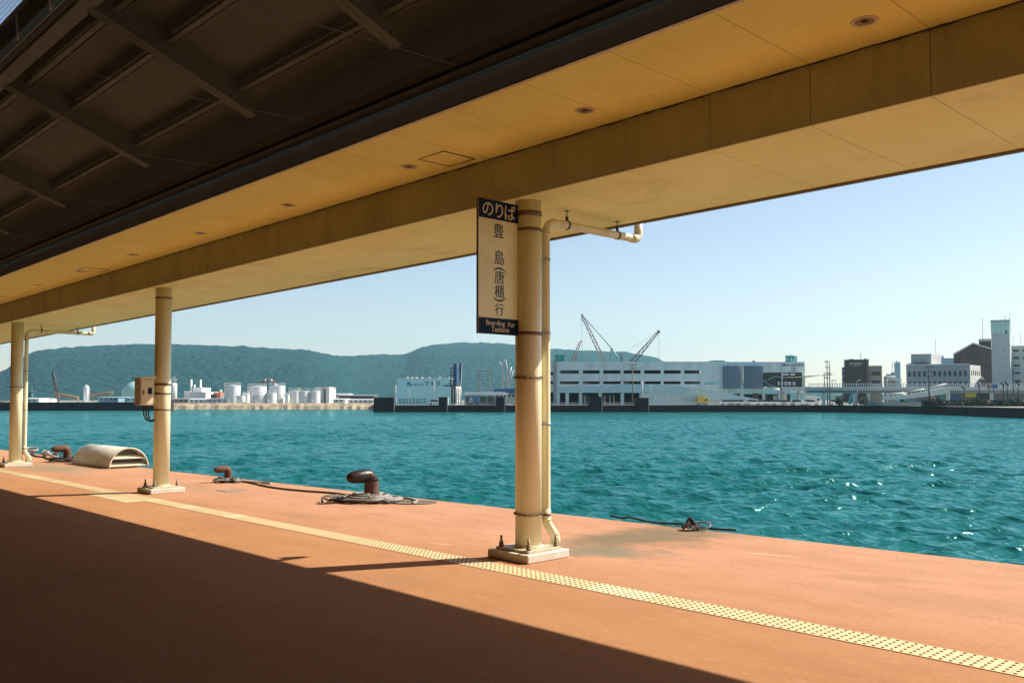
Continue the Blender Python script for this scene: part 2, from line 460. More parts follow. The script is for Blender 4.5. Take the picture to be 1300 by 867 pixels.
def text_mesh(body, size, thick, bold=.003, align='CENTER'):
    cu = bpy.data.curves.new('lettering', 'FONT'); cu.body = body; cu.size = size
    cu.align_x = align; cu.align_y = 'CENTER'; cu.offset = size*bold; cu.extrude = thick; cu.resolution_u = 4
    o = bpy.data.objects.new('lettering', cu); col.objects.link(o)
    bpy.context.view_layer.update()
    dg = bpy.context.evaluated_depsgraph_get()
    me = bpy.data.meshes.new_from_object(o.evaluated_get(dg))
    bpy.data.objects.remove(o)
    return me
def lettering(items, mat, parent, frame, name='lettering'):
    """items: (text, u, v, size[, rot[, xscale]]) in the sign plane; frame: 4x4 from the sign plane to the parent"""
    bm = bmesh.new()
    for it in items:
        tx, u, v, size = it[:4]; rot = it[4] if len(it) > 4 else 0; xs = it[5] if len(it) > 5 else 1
        me = text_mesh(tx, size, .001)
        co = np.array([v_.co[:] for v_ in me.vertices])
        if len(co):
            # centre the ink on (u, v)
            cen = (co.min(0)+co.max(0))/2; cen[2] = 0
            me.transform(Matrix.Translation(Vector(-cen)))
        me.transform(Matrix.Translation((u,v,0)) @ Matrix.Rotation(rot,4,'Z') @ Matrix.Diagonal((xs,1,1,1)))
        b2 = bmesh.new(); b2.from_mesh(me); tmp = bpy.data.meshes.new('t'); b2.to_mesh(tmp); b2.free()
        bm.from_mesh(tmp); bpy.data.meshes.remove(tmp); bpy.data.meshes.remove(me)
    bm.transform(frame)
    me = bpy.data.meshes.new(name); bm.to_mesh(me); bm.free()
    me.materials.append(mat)
    o = bpy.data.objects.new(name, me); col.objects.link(o); o.parent = parent
    return o

# hanging sign: stands out from the column towards the land, its face to +x
sg = thing('boarding_sign', 'tall cream boarding sign with navy bands and Japanese writing strapped to the column', 'sign', (-6.52,6.41,2.25))
W = .54; HH = 1.325
def sgb(y0,y1,z0,z1,x0,x1): return MB().box(x0,x1,y0,y1,z0,z1)
sgb(-W,0,0,HH,-.016,0).build('panel', sign_w, sg)
sgb(-W-.004,.002,HH-.185,HH+.004,-.019,.004).build('header_band', navy_m, sg)
sgb(-W-.004,.002,-.004,.155,-.019,.004).build('footer_band', navy_m, sg)
sgb(-W-.009,-W-.0045,-.006,HH+.006,-.021,.006).build('edge_frame', bolt_m, sg)
fr = Matrix(((0,0,1,.0055),(1,0,0,0),(0,1,0,0),(0,0,0,1)))     # plane u -> y, v -> z, normal +x
uc = -W/2
lettering([('の',uc-.15,HH-.092,.17),('り',uc+.005,HH-.092,.17),('ば',uc+.155,HH-.092,.17)], signtxt_m, sg, fr)
lettering([('Boarding',uc-.045,.100,.072)], signtxt_m, sg, fr); lettering([('For',uc+.175,.102,.072)], signtxt_m, sg, fr); lettering([('Teshima',uc+.02,.045,.072)], signtxt_m, sg, fr)
fr2 = fr.copy(); fr2[0][3] = .0015
for it_ in [('豊',uc,1.035,.155),('島',uc+.01,.765,.155),('(',uc+.01,.645,.17,-pi/2),('唐',uc+.01,.568,.142),
           ('櫃',uc+.01,.428,.142),(')',uc+.01,.345,.17,-pi/2),('行',uc+.01,.245,.125)]: lettering([it_], ink_m, sg, fr2)
for z in (HH-.05,.02):
    MB().box(-.05,-.012,-.02,.10,z-.022,z+.022).build('bracket', strap_m, sg)

# electrical cabinet on the second column
cb = thing('electrical_cabinet', 'small cream electrical cabinet with slanted lid strapped to the second column', 'cabinet', (-15.52,6.27,1.50))
MB().bbox(-.13,.13,-.135,.10,0,.45,.008).build('case', box_m, cb)
mb = MB(); mb.add([(-.15,-.155,.452),(.15,-.155,.452),(.15,.12,.452),(-.15,.12,.452),(-.15,-.155,.47),(.15,-.155,.47),(.15,.12,.50),(-.15,.12,.50)],
   [(3,2,1,0),(4,5,6,7),(0,1,5,4),(1,2,6,5),(2,3,7,6),(3,0,4,7)]); mb.build('lid', box_m, cb)
d = MB().box(.1305,.136,-.115,.08,.03,.42).build('door', box_m, cb)
MB().box(.1365,.139,-.01,.06,.19,.30).build('warning_plate', navy_m, d)
MB().box(.1365,.15,-.09,-.075,.18,.26).build('handle', strap_m, d)
for k_ in range(3):
    yy = -.04+.04*k_
    MB().tube([(.05,yy,.0),(.05,yy,-.16),(.055,yy+.03,-.24-.02*k_),(.06,yy+.09,-.27),(.065,.16,-.24),(.07,.17,-.14)], .013, 8).build('conduit', conduit_m, cb)

# ------------------------------------------------------------------ vent hood
A = gz(139,595); Bp = gz(91,588.3); Cp = gz(189,592.6)
Lh = float(A[0]-Bp[0]); Wd = .92
vh = thing('vent_hood', 'cream half barrel vent hood with louvred end lying on the quay', 'vent', (A[0], 8.31, 0))
R1, R2 = Wd/2, .47
arc = [(R1*cos(pi*i/24), R2*sin(pi*i/24)) for i in range(25)]
def shell(x0,x1,ro,ri):
    m = MB(); vs=[]; 
    for x in (x0,x1):
        for k2 in (ro,ri):
            vs += [(x,y*k2,z*k2) for y,z in arc]
    n=25; fs=[]
    for i in range(24):
        fs += [(i,i+1,2*n+i+1,2*n+i),(n+i,3*n+i,3*n+i+1,n+i+1),(i,n+i,n+i+1,i+1),(2*n+i,2*n+i+1,3*n+i+1,3*n+i)]
    fs += [(0,2*n,3*n,n),(24,n+24,3*n+24,2*n+24)]
    m.add(vs,fs,0,True); return m
hood_m = M('hood_paint', (.80,.78,.68), .5, (.60,.57,.46), 3, .8, .1, 80); shell(-Lh,0,1,.96).build('shell', hood_m, vh)
for xr in (-Lh+.02,-Lh*.66,-Lh*.33): shell(xr-.012,xr+.012,1.006,1.0005).build('seam', hood_m, vh)
shell(.0005,.02,1.012,.93).build('end_rim', plate_m, vh)
for z,w in ((.06,.43),(.235,.375)):
    mb = MB(); mb.add([(.018,-w,z-.025),(.018,w,z-.025),(-.10,w,z+.05),(-.10,-w,z+.05),(.022,-w,z-.015),(.022,w,z-.015),(-.095,w,z+.062),(-.095,-w,z+.062)],
       [(0,1,2,3),(4,5,6,7),(0,1,5,4),(1,2,6,5),(2,3,7,6),(3,0,4,7)]); mb.build('louvre', plate_m, vh)
mb = MB(); mb.xz([(y*.95,z*.95) for y,z in arc], 0,.02)
mb.v = [(-.28+y, x, z) for x,y,z in mb.v]; mb.build('back_screen', darksteel, vh)
mb = MB(); mb.xz([(y*.955,z*.955) for y,z in arc], 0,.02)
mb.v = [(-Lh+.03+y, x, z) for x,y,z in mb.v]; mb.build('end_cap', cream, vh)

# ------------------------------------------------------------------ bollards and ropes
def bollard(x, y, sc_, label, painted):
    t = thing('mooring_bollard', label, 'bollard', (x,y,0), 0, 'bent iron mooring bollards on the quay edge')
    MB().lathe([(.27,0),(.27,.03),(.25,.05),(.17,.065),(.145,.10)], n=28).build('base', rust_m, t)
    path = []; rad = []
    for z,r in ((.08,.14),(.16,.125),(.24,.122),(.30,.122)): path.append((0,0,z)); rad.append(r)
    for i in range(1,7):
        q = Rd(78)*i/6; path.append((0,-.135+.135*cos(q), .30+.135*sin(q))); rad.append(.122-.002*i)
    for d_,r in ((.08,.115),(.16,.112),(.24,.105),(.31,.088),(.355,.062),(.378,.03),(.384,.004)):
        q = Rd(78); base = Vector((0,-.135+.135*cos(q), .30+.135*sin(q)))
        path.append(base + Vector((0,-1,-.06))*d_); rad.append(r)
    if painted:
        k_ = 4
        MB().tube(path[:k_+1], rad[:k_+1], 28, caps=False).build('stem', rust_m, t)
        MB().tube(path[k_:], rad[k_:], 28).build('head', black_paint, t)
    else:
        MB().tube(path, rad, 24).build('stem', rust_m, t)
    t.scale = (sc_,)*3
    return t
bollard(-11.80, 8.36, .94, 'large bent mooring bollard with glossy black painted head and piled grey rope', True)
bollard(-16.45, 8.28, .60, 'small rusty bent mooring bollard between the second column and the black bollard', False)
bollard(-24.70, 8.00, .80, 'rusty brown bent mooring bollard behind the half barrel vent hood', False)

def rope(name, pts, r, mat, label, cat='rope', n=8, sub=6):
    # Catmull-Rom smoothed rope
    P = [Vector(p) for p in pts]; out = []
    for i in range(len(P)-1):
        p0 = P[max(i-1,0)]; p1 = P[i]; p2 = P[i+1]; p3 = P[min(i+2,len(P)-1)]
        for j in range(sub):
            t = j/sub
            out.append(.5*((2*p1)+(-p0+p2)*t+(2*p0-5*p1+4*p2-p3)*t*t+(-p0+3*p1-3*p2+p3)*t**3))
    out.append(P[-1])
    mb = MB().tube(out, r, n)
    o = mb.build(name, mat); 
    tag(o, label, cat); return o
def pile(cx, cy, rin, rout, turns, hgt, seed, step=11):
    rs = random.Random(seed); pts = []
    N_ = turns*step
    for i in range(N_):
        a = 2*pi*i/step + rs.uniform(-.15,.15)
        f = i/N_
        r = rout + (rin-rout)*f + rs.uniform(-.09,.09)
        pts.append((cx+r*cos(a), cy+r*sin(a)*.9, .02+hgt*f+rs.uniform(0,.025)))
    return pts
p1 = pile(-11.80, 8.33, .17, .50, 9, .085, 3, 9)
p1 = [(-11.0,8.55,.02),(-11.15,8.75,.02),(-11.35,8.72,.05),(-11.5,8.6,.03)] + p1
rope('mooring_rope', p1, .021, [rope_w], 'grey white rope piled in coils round the black headed bollard')
p2 = pile(-11.82, 8.30, .2, .60, 5, .055, 9, 9)
p2 = [(-12.05,7.62,.02),(-12.2,7.72,.07),(-12.22,7.85,.02),(-12.0,7.9,.03)] + p2
rope('mooring_rope', p2, .016, [rope_d], 'dark tarred rope tangled among the grey coils at the black headed bollard')
p3 = pile(-16.45, 8.26, .11, .28, 4, .05, 21)
a1 = gz(312,612.5); a2 = gz(345,619.5); a3 = gz(385,624); a4 = gz(425,627)
p3 = p3[::-1] + [(a[0],a[1],.016) for a in (a1,a2,a3,a4)] + [(-12.4,8.45,.02),(-12.15,8.5,.05)]
rope('mooring_rope', p3, .016, [rope_d], 'long thin dark rope lying on the pavement from small rusty bollard to black bollard')
p4 = pile(-16.42, 8.24, .12, .30, 3, .04, 33)
p4 += [(-16.0,8.55,.016),(-15.7,8.72,.016),(-15.45,8.62,.016),(-15.7,8.58,.016)]
rope('mooring_rope', p4, .014, [rope_w], 'pale rope wound round the foot of the small rusty bollard')
p5 = pile(-24.75, 7.95, .25, .5, 4, .08, 41)
rope('mooring_rope', p5, .02, [rope_d], 'dark rope coiled at the foot of the bollard behind the vent hood')
mbp = [(-25.6,7.85,.02)] ; 
for i in range(8): mbp.append((-26.2-.55*i, 7.95+.06*i+.05*sin(i*2), .02))
rope('mooring_rope', mbp, .02, [rope_d], 'dark rope stretched along the quay edge behind the farthest column')
def clump(x, y, r, label, mat):
    mb = MB(); rs = random.Random(int(x*100))
    for i in range(4):
        c = Vector((x+rs.uniform(-.08,.08), y+rs.uniform(-.08,.08), .05+.03*i)); rr = r*rs.uniform(.6,1)
        nx = Vector((rs.uniform(-.35,.35),rs.uniform(-.35,.35),1)).normalized(); u = nx.orthogonal().normalized(); v = nx.cross(u)
        mb.tube([c+(u*cos(q)+v*sin(q))*rr for q in [2*pi*j/14 for j in range(14)]], .022, 7, closed=True)
    zmin = min(v[2] for v in mb.v); mb.v = [(a,b,c-zmin+.001) for a,b,c in mb.v]
    return tag(mb.build('rope_coil', mat), label, 'rope', 'small rope coils on the quay edge')
p = gz(36,572); clump(-28.6, 8.25, .15, 'small pale rope coil on the quay edge nearest the farthest column', rope_w)
clump(-27.4, 8.32, .10, 'smallest pale rope coil in the middle of three on the quay edge', rope_w)
clump(-26.6, 8.30, .14, 'small pale rope coil on the quay edge nearest the bollard behind the hood', rope_w)
# rope on the edge right of the signed column
q0 = gz(775,658.8); q1 = gz(830,665); q2 = gz(868,670); q3 = gz(900,672.5); q4 = gz(935,675)
mk = lambda q, dz=.02: (q[0], q[1], dz)
rope('edge_rope', [mk(q0,.05), mk(gz(790,660.5),.03), mk(gz(800,661.5),.05), mk(q1), (q2[0],q2[1],.05)], .013, [rope_d],
     'black rope lying along the quay edge up to the tied bundle')
rope('edge_rope', [(q2[0]+.15,q2[1],.03), mk(q3), mk(gz(920,674)), mk(q4)], .014, [rope_d],
     'black rope along the quay edge to the right of the tied bundle')
bc = gz(877,673)
bu = thing('rope_bundle', 'black and white tied rope bundle on the quay edge right of the signed column', 'rope', (bc[0],bc[1],0))
mb = MB(); rs = random.Random(5)
for i in range(9):
    a = pi*i/9 + rs.uniform(-.2,.2); r = .15*rs.uniform(.7,1.1); z = .02+.013*i
    mb.tube([(-r*cos(a),-r*sin(a)*.6,z),(-r*.5*cos(a),-r*.3*sin(a),z+.05),(0,0,z+.07),(r*.5*cos(a),r*.3*sin(a),z+.05),(r*cos(a),r*sin(a)*.6,z)], .024, 8)
mb.build('knot', rope_d, bu)
mb = MB()
for i in range(4):
    a = pi*i/4+.3; r=.12; mb.tube([(-r*cos(a),-r*sin(a)*.7-.05,.04),(0,-.06,.12+.01*i),(r*cos(a),r*sin(a)*.7-.04,.03)], .014, 7)
mb.tube([(.13+.16*cos(q),.12+.1*sin(q),.08+.05*sin(q)) for q in [2*pi*j/16 for j in range(16)]], .014, 7, closed=True)
mb.build('white_strands', rope_w, bu); bu.scale = (.74,.74,.74)
MB().tube([(.02,.22,-.15),(.05,.12,.10)], .04, 10).build('fender_eye', rubber_m, bu)

# iron covers
def oval(px, py, rx, ry, rot, label):
    c = gz(px,py); mb = MB()
    mb.lathe([(1,.0008),(1,.010),(.94,.016),(.90,.010),(.0001,.012)], n=40)
    mb.v = [(v[0]*rx, v[1]*ry, v[2]) for v in mb.v]
    o = mb.build('iron_cover', rustplate_m, None, (c[0],c[1],0), rot)
    return tag(o, label, 'iron cover', 'rusty oval covers by the bollard')
oval(526,638,.36,.26,FA,'rusty oval iron cover on the pavement to the right of the black bollard')
oval(437,629.5,.33,.22,FA,'rusty oval iron cover half hidden behind the ropes left of the black bollard')
c = gz(295,622.3)
o = MB().bbox(-.17,.17,-.22,.22,.0006,.009,.003).build('access_plate', steelplate_m, None, (c[0],c[1],0), .1)
tag(o, 'small grey rectangular access plate set in the pavement by the small bollard', 'plate')

# ------------------------------------------------------------------ dark roof behind the canopy
K = .39
def rp(x, y, off=0): return (x, y, 4.56 + S*x + K*(YI - y) + off)
hd = thing('steel_shelter', 'dark brown sloping hall roof with steel rafters and purlins inland of the canopy', 'roof', (0,0,0))
XR0, XR1 = -60, 14
mb = MB(); mb.add([rp(XR0,4.9,.30),rp(XR1,4.9,.30),rp(XR1,2.82,.30),rp(XR0,2.82,.30),rp(XR0,4.9,.36),rp(XR1,4.9,.36),rp(XR1,2.82,.36),rp(XR0,2.82,.36)],
   [(0,1,2,3),(7,6,5,4),(0,4,5,1),(1,5,6,2),(2,6,7,3),(3,7,4,0)]); mb.build('roof_deck', deck_m, hd)
xr = [-14.6-2.87*i for i in range(1,14)] + [-14.6,-11.45,-8.72,-6.18,-3.5,-.8,1.9,4.6]
for x in xr:
    mb = MB(); mb.sbox(rp(x,4.62,.012), rp(x,2.9,.012), .15, .014)     # lower flange
    mb.sbox(rp(x,4.62,.29), rp(x,2.9,.29), .02, .277)
    mb.build('rafter', darksteel, hd)
for y in (4.45,3.69,3.2):
    mb = MB(); mb.sbox(rp(XR0,y,.17), rp(XR1,y,.17), .07, .012); mb.sbox(rp(XR0,y+.04,.28), rp(XR1,y+.04,.28), .012, .12)
    mb.build('purlin', darksteel, hd)
mb = MB(); mb.sbox(rp(XR0,2.90,.0), rp(XR1,2.90,.0), .16, .02); mb.sbox(rp(XR0,2.87,.26), rp(XR1,2.87,.26), .02, .24)
mb.build('edge_beam', darksteel, hd)
mb = MB(); mb.box(XR0,XR1,4.80,4.93,ZT+.20,ZT+.215); mb.box(XR0,XR1,4.78,4.795,ZT+.2,ZT+.34); mb.tilt(S); mb.build('gutter', M('gutter_green_grey', (.025,.026,.023), .8), hd)
mb = MB(); mb.box(XR0,XR1,4.86,4.875,ZT+.34,ZT+1.1); mb.tilt(S); mb.build('back_panel', deck_m, hd)
# net
mb = MB(); Pm = .024; wv = .0014
def nz_(x,y): return ZT+.235+S*x - .05*math.sin((y-1.0)/3.9*pi)
y = .9
while y < 4.93:
    seg = 40; xs = [-22 + 26*i/seg for i in range(seg+1)]
    vs = [];
    for x in xs: vs += [(x,y-wv,nz_(x,y)),(x,y+wv,nz_(x,y))]
    mb.add(vs, [(2*i,2*i+2,2*i+3,2*i+1) for i in range(seg)])
    y += Pm
x = -22
while x < 4:
    seg = 10; ys = [.9+4.03*i/seg for i in range(seg+1)]
    vs = []
    for yy in ys: vs += [(x-wv,yy,nz_(x,yy)+.001),(x+wv,yy,nz_(x,yy)+.001)]
    mb.add(vs, [(2*i,2*i+1,2*i+3,2*i+2) for i in range(seg)])
    x += Pm
tag(mb.build('bird_net', net_m), 'fine dark bird net stretched below the hall roof rafters', 'net')
for i,x in enumerate((-3.1,-5.6,-7.7,-9.9,-12.6,-16)):
    o = MB().tube([(x,4.93,nz_(x,4.9)+.02),(x-.05,3,nz_(x,3)+.025),(x+.05,.9,nz_(x,.9)+.02)], .0035, 6).build('net_wire', darksteel)
    tag(o, 'thin steel wire crossing under the hall roof to hold the bird net', 'wire', 'wires holding the bird net')
# upper wall standing on the roof edge, with an opening at its far end
wall_m = M('hall_wall', (.06,.06,.055), .8)
hw = thing('hall_wall', 'dark upper wall of the hall above the roof edge with ribbed siding and handrail', 'wall', (0,0,0))
OX0, OX1 = -13.5, -10.05
mb = MB()
z_ = 5.355
mb.box(OX1,XR1,2.74,2.80,z_,7.9); mb.box(XR0,OX0,2.74,2.80,z_,7.9); mb.box(OX0,OX1,2.74,2.80,z_,5.77); mb.box(OX0,OX1,2.74,2.80,6.6,7.9)
mb.tilt(S)
mb.build('wall', wall_m, hw)
sid = MB()
for i in range(7):
    sid.tube([(-22,2.725,5.13+.016*i),(2,2.725,5.13+.016*i+24*S)], .010, 6)
sid.build('siding', corr_m, hw)
mb = MB(); mb.tube([(-20,2.66,5.43),(0,2.66,5.43+20*S)], .020, 8)
for x in [-16+1.0*i for i in range(14)]: mb.tube([(x,2.69,5.25),(x,2.67,5.43+S*(x+20))], .012, 6)
mb.build('handrail', M('pale_handrail', (.75,.76,.74), .5), hw)
tag(MB().box(XR0,XR1,-30,2.739,7.21,7.4).build('hall_ceiling', deck_m), 'dark flat ceiling of the hall high above the camera', 'ceiling')
tag(MB().box(XR0,XR1,-8.3,-8,0,7.2).build('unseen_back_wall', M('back_wall', (.05,.045,.04), .8)), 'dark unseen wall added behind the viewpoint to darken the hall', 'wall')  # out of view, added to keep the hall dark
tag(MB().box(3.3,3.55,-8,6.1,0,4.05).build('unseen_end_wall', bpy.data.materials['back_wall']), 'dark unseen wall added off to the right of the viewpoint to block skylight', 'wall')  # unseen, added to cut sky and bounce light from the right
tag(MB().box(-22.3,-22,-8,4.6,0,4.2).build('unseen_end_wall', bpy.data.materials['back_wall']), 'dark unseen wall added far off to the left to block skylight', 'wall')  # unseen, added to cut ambient light on the shaded floor
mb = MB()
for i in range(34):
    x = -14.0 + i*.105
    mb.add([(x,3.25,5.75),(x+.055,3.25,5.80),(x+.105,3.25,5.75),(x,3.75,6.75),(x+.055,3.75,6.80),(x+.105,3.75,6.75)], [(0,1,4,3),(1,2,5,4)])
tag(mb.build('ribbed_panel', corr_m), 'pale teal ribbed roofing sheet seen through the opening of the upper wall', 'roofing sheet')

# ------------------------------------------------------------------ far shore
def area(D): return D/FPX
far_white = M('far_white', (.80,.80,.78), .5, (.70,.70,.68), .15, .5)
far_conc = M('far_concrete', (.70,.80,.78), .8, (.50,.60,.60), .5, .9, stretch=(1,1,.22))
far_conc_d = M('far_concrete_dark', (.32,.35,.35), .85, (.25,.28,.28), .2, .9)  # darker grey concrete, shared by slabs, shafts, strips and roofs
pier_m = M('pier_wall', (.042,.030,.024), .9, (.018,.014,.012), .4, 1)
pier_top_m = M('pier_deck', (.42,.41,.38), .9, (.32,.31,.29), .2, .9)
land_m = M('far_ground', (.30,.29,.25), .95, (.16,.18,.12), .02, 1)
bank_m = M('rubble_bank', (.50,.40,.26), .95, (.25,.20,.14), .5, 1, .5, 1)
rail_m = M('far_railing', (.74,.76,.76), .5)
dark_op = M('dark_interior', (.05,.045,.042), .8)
glass_d = M('dark_glazing', (.025,.03,.035), .12, (.05,.055,.06), .3, .6)
glass_g = M('green_glazing', (.04,.40,.33), .2, (.02,.22,.20), .6, .7)
blue_panel = M('slate_blue_panel', (.13,.19,.25), .5, (.10,.15,.20), .1, .6)
teal_clad = M('teal_cladding', (.50,.85,.87), .6, (.44,.77,.80), .1, .6)
brown_b = M('brown_cladding', (.085,.068,.058), .7, (.07,.055,.05), .2, .6)
tan_b = M('tan_render', (.36,.31,.26), .8, (.30,.26,.22), .2, .6)
grey_b = M('grey_render', (.66,.68,.68), .8, (.58,.60,.60), .15, .7)
blue_b = M('pale_blue_render', (.30,.46,.55), .7)
roof_d = M('dark_roofing', (.10,.09,.08), .8, (.07,.065,.06), .3, .8)
roof_b = M('blue_roofing', (.04,.16,.38), .5)
steel_l = M('pale_steel', (.50,.52,.52), .5)
steel_d = M('dark_steel_far', (.05,.055,.06), .6)
crane_w = M('crane_grey', (.42,.42,.42), .5)
crane_t = M('crane_teal', (.16,.42,.40), .5)
orange_m = M('rust_orange', (.50,.15,.06), .7)
tan_boom = M('tan_boom', (.40,.24,.13), .7)
navyb = M('signboard_blue', (.02,.07,.20), .4)
green_t = M('green_tank', (.38,.60,.52), .45, (.30,.50,.44), .1, .6)
yellow_m = M('yellow_paint', (.70,.48,.06), .5)
tyre_m = M('tyre_rubber', (.02,.02,.02), .8)
wood_m = M('pole_wood', (.22,.18,.15), .8)
text_b = M('text_blue', (.03,.12,.30), .5)
text_w = M('text_white', (.80,.80,.80), .5)
canopy_y = M('pale_canopy', (.60,.58,.38), .5)

WZ = -1.8
# ground of the far shore: outline in (lateral, distance), walls down to the water
def P2(px, D, py=515): return (FL(px, D, py), D)
shore = [(-1500,311),(-700,311), P2(-300,311), P2(215,311), P2(474,311), P2(474,243), P2(700,243), P2(1040,243), P2(1150,219),
         P2(1220,190), P2(1300,163), (130,128), (180,95), (420,60)]
outer = [(420,60),(3500,60),(3500,5200),(-3500,5200),(-3500,311),(-1500,311)]
bm = bmesh.new()
vv = [bm.verts.new(fw(a,d,.02)) for a,d in shore + outer[1:-1]]
fc = bm.faces.new(vv); bm.normal_update()
bmesh.ops.triangulate(bm, faces=[fc])
me = bpy.data.meshes.new('far_ground'); bm.to_mesh(me); bm.free(); me.materials.append(land_m)
for p_ in me.polygons:
    if p_.normal.z < 0: p_.flip()
o = bpy.data.objects.new('ground', me); col.objects.link(o); struct(o)

def far_wall(name, label, pts, z0, z1, thick, mat, topmat=None, cap=0):
    """a wall along far frame points; thickness away from the water"""
    mb = MB(); n = len(pts)
    for i in range(n-1):
        (a,d),(b,e) = pts[i], pts[i+1]
        p = fw(a,d); q = fw(b,e); dr = (q-p).normalized(); nr = Vector((-dr.y, dr.x, 0))*thick
        vs = [(p.x,p.y,z0),(q.x,q.y,z0),(q.x+nr.x,q.y+nr.y,z0),(p.x+nr.x,p.y+nr.y,z0),
              (p.x,p.y,z1),(q.x,q.y,z1),(q.x+nr.x,q.y+nr.y,z1),(p.x+nr.x,p.y+nr.y,z1)]
        mb.add(vs, [(0,1,5,4),(2,3,7,6),(3,0,4,7),(1,2,6,5)], 0); mb.add(vs, [(4,5,6,7)], 1)
    return tag(mb.build(name, [mat, topmat or mat]), label, 'sea wall')
far_wall('pier_wall', 'dark brown pier wall along the water in front of the parking terminal', [P2(474.5,242.9), P2(1040,242.9)], -5, .04, 1.2, pier_m, pier_top_m)
far_wall('quay_wall', 'dark sea wall with pale top curving towards the right edge below the elevated walkway',
         [P2(1040.2,242.9), P2(1150,218.9), P2(1220,189.9), P2(1300,162.9), (130,127.9), (180,94.9), (420,59)], -5, .10, 2.6, pier_m, pier_top_m)
far_wall('breakwater', 'long low dark breakwater across the water at far left with pale top', [(-420,280), P2(-200,278), P2(216,278)], -5, .75, 3, pier_m, M('breakwater_top', (.42,.50,.56), .8))
# sloped rubble bank
mb = MB(); n = 60
vs = []
for i in range(n+1):
    px = 170 + (478-170)*i/n
    j1, j2 = random.uniform(-.5,.5), random.uniform(-.12,.12)
    a = fw(FL(px,307+j1), 307+j1, -2.4); b = fw(FL(px,309.3+j1), 309.3+j1, -.6+j2); c_ = fw(FL(px,311.8), 311.8, .35+j2)
    d = fw(FL(px,314), 314, .30)
    vs += [a,b,c_,d]
mb.add(vs, [(4*i+k,4*i+4+k,4*i+5+k,4*i+1+k) for i in range(n) for k in range(3)])
tag(mb.build('rubble_bank', bank_m), 'tan stone bank at the waterline below the white storage tanks', 'stone bank')

class Far:
    """builds things in the far frame: thing origin at ground, local x to the right, y away, z up"""
    def __init__(s, name, label, cat, pxc, D, group=None, rz=0, z=0.02, turned=False):
        s.D = D; s.l0 = FL(pxc, D); s.z0 = z; s.c = 1.0
        if turned: a = math.atan2(s.l0, D); rz = -a; s.c = cos(a)      # front squared to the harbour mouth
        s.t = thing(name, label, cat, fw(s.l0, D, z), FA + rz, group)
    def X(s, px): return (FL(px, s.D) - s.l0)*s.c
    def Z(s, py): return FZ(py, s.D) - s.z0
    def bx(s, mb, x0, x1, y0, y1, d0, d1, mi=0):
        return mb.box(s.X(x0), s.X(x1), d0, d1, max(s.Z(y1),0) if y1 is not None else 0, s.Z(y0), mi)
    def part(s, name, mat, x0, x1, y0, y1, d0, d1):
        return s.bx(MB(), x0,x1,y0,y1,d0,d1).build(name, mat, s.t)
    def wins(s, rects, mat, d=-.06, name='window', dd=.05):
        for x0,x1,y0,y1 in rects: s.part(name, mat, x0,x1,y0,y1, d, d+dd)
    def bar(s, mb, x0,y0,x1,y1,r,d=0,n=5,mi=0):
        return mb.tube([(s.X(x0),d,s.Z(y0)),(s.X(x1),d,s.Z(y1))], r, n, mi)

# pier blocks
for i,(x0,x1,y0,lab) in enumerate([(474.5,501,504.5,'widest dark concrete block at the left end of the pier'),
     (557,568.5,504,'dark concrete block on the pier in front of the teal warehouse'),
     (630,641.5,504,'dark concrete block on the pier just left of the signed column'),
     (748,765,503.5,'dark concrete block on the pier below the left half of the parking terminal'),
     (808,824,505,'dark concrete block on the pier beside the thin pole at the terminal ramp')]):
    f = Far('concrete_block', lab, 'concrete block', (x0+x1)/2, 242.4, 'concrete blocks on the pier', 0, -5)
    mb = MB(); mb.box(f.X(x0), f.X(x1)-.25, 0, 4, 0, f.Z(y0)); mb.build('block', pier_m, f.t)
    MB().box(f.X(x1)-.245, f.X(x1), .02, 4, 2, f.Z(y0)-.02).build('lit_side_strip', far_conc_d, f.t)  # sunlit right side of the block, put in as a paler strip
f = Far('pier_railing', 'long pale guard rail along the top of the pier wall', 'railing', 760, 243.6)
mb = MB()
for px in range(503, 1121, 9): f.bar(mb, px, 514.4, px, 511.3, .05)
f.bar(mb, 503, 511.3, 1120, 511.3, .06); f.bar(mb, 503, 512.8, 1120, 512.8, .04)
mb.build('rails', steel_l, f.t)

# ---- parking terminal
f = Far('parking_terminal', 'long grey concrete parking terminal with slotted decks and blue wall panels', 'terminal', 815, 262)
t = f.t
mb = MB()
XL, XR_ = 706.5, 925
f.bx(mb, XL, XR_, 459, 470, 0, .5)
f.bx(mb, XL, XR_, 474.3, 484, 0, .5); f.bx(mb, XL, XR_, 487.5, 498.6, 0, .5)
up_ = [(711,735),(740,761.5),(766,788),(792,813.5),(818,839),(843,864.5),(869,890)]
edges = [XL] + [v for r in up_ for v in r] + [XR_]
for i in range(0, len(edges), 2): f.bx(mb, edges[i], edges[i+1], 470, 474.3, .002, .498)
lo = up_[:-1] + [(869,890),(894,915.5)]
edges = [XL] + [v for r in lo for v in r] + [XR_]
for i in range(0, len(edges), 2): f.bx(mb, edges[i], edges[i+1], 484, 487.5, .002, .498)
for px in (706.5, 718, 735, 760, 788, 812): f.bx(mb, px, px+4.2, 498.6, None, .003, .7)
f.bx(mb, 814, 925, 498.6, None, .003, .5)
mb.build('facade', far_conc, t)
mb = MB()
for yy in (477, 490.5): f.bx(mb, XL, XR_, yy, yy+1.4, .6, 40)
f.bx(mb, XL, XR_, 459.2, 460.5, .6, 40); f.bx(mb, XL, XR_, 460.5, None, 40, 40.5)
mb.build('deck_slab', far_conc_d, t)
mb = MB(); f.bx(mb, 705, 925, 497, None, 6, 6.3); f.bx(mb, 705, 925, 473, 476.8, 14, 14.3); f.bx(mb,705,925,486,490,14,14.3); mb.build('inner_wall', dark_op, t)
for x0,x1 in ((743,746.5),(776,778),(781,783),(769,771.5)): f.part('door', far_white, x0,x1,501.5,None,5.7,5.9)
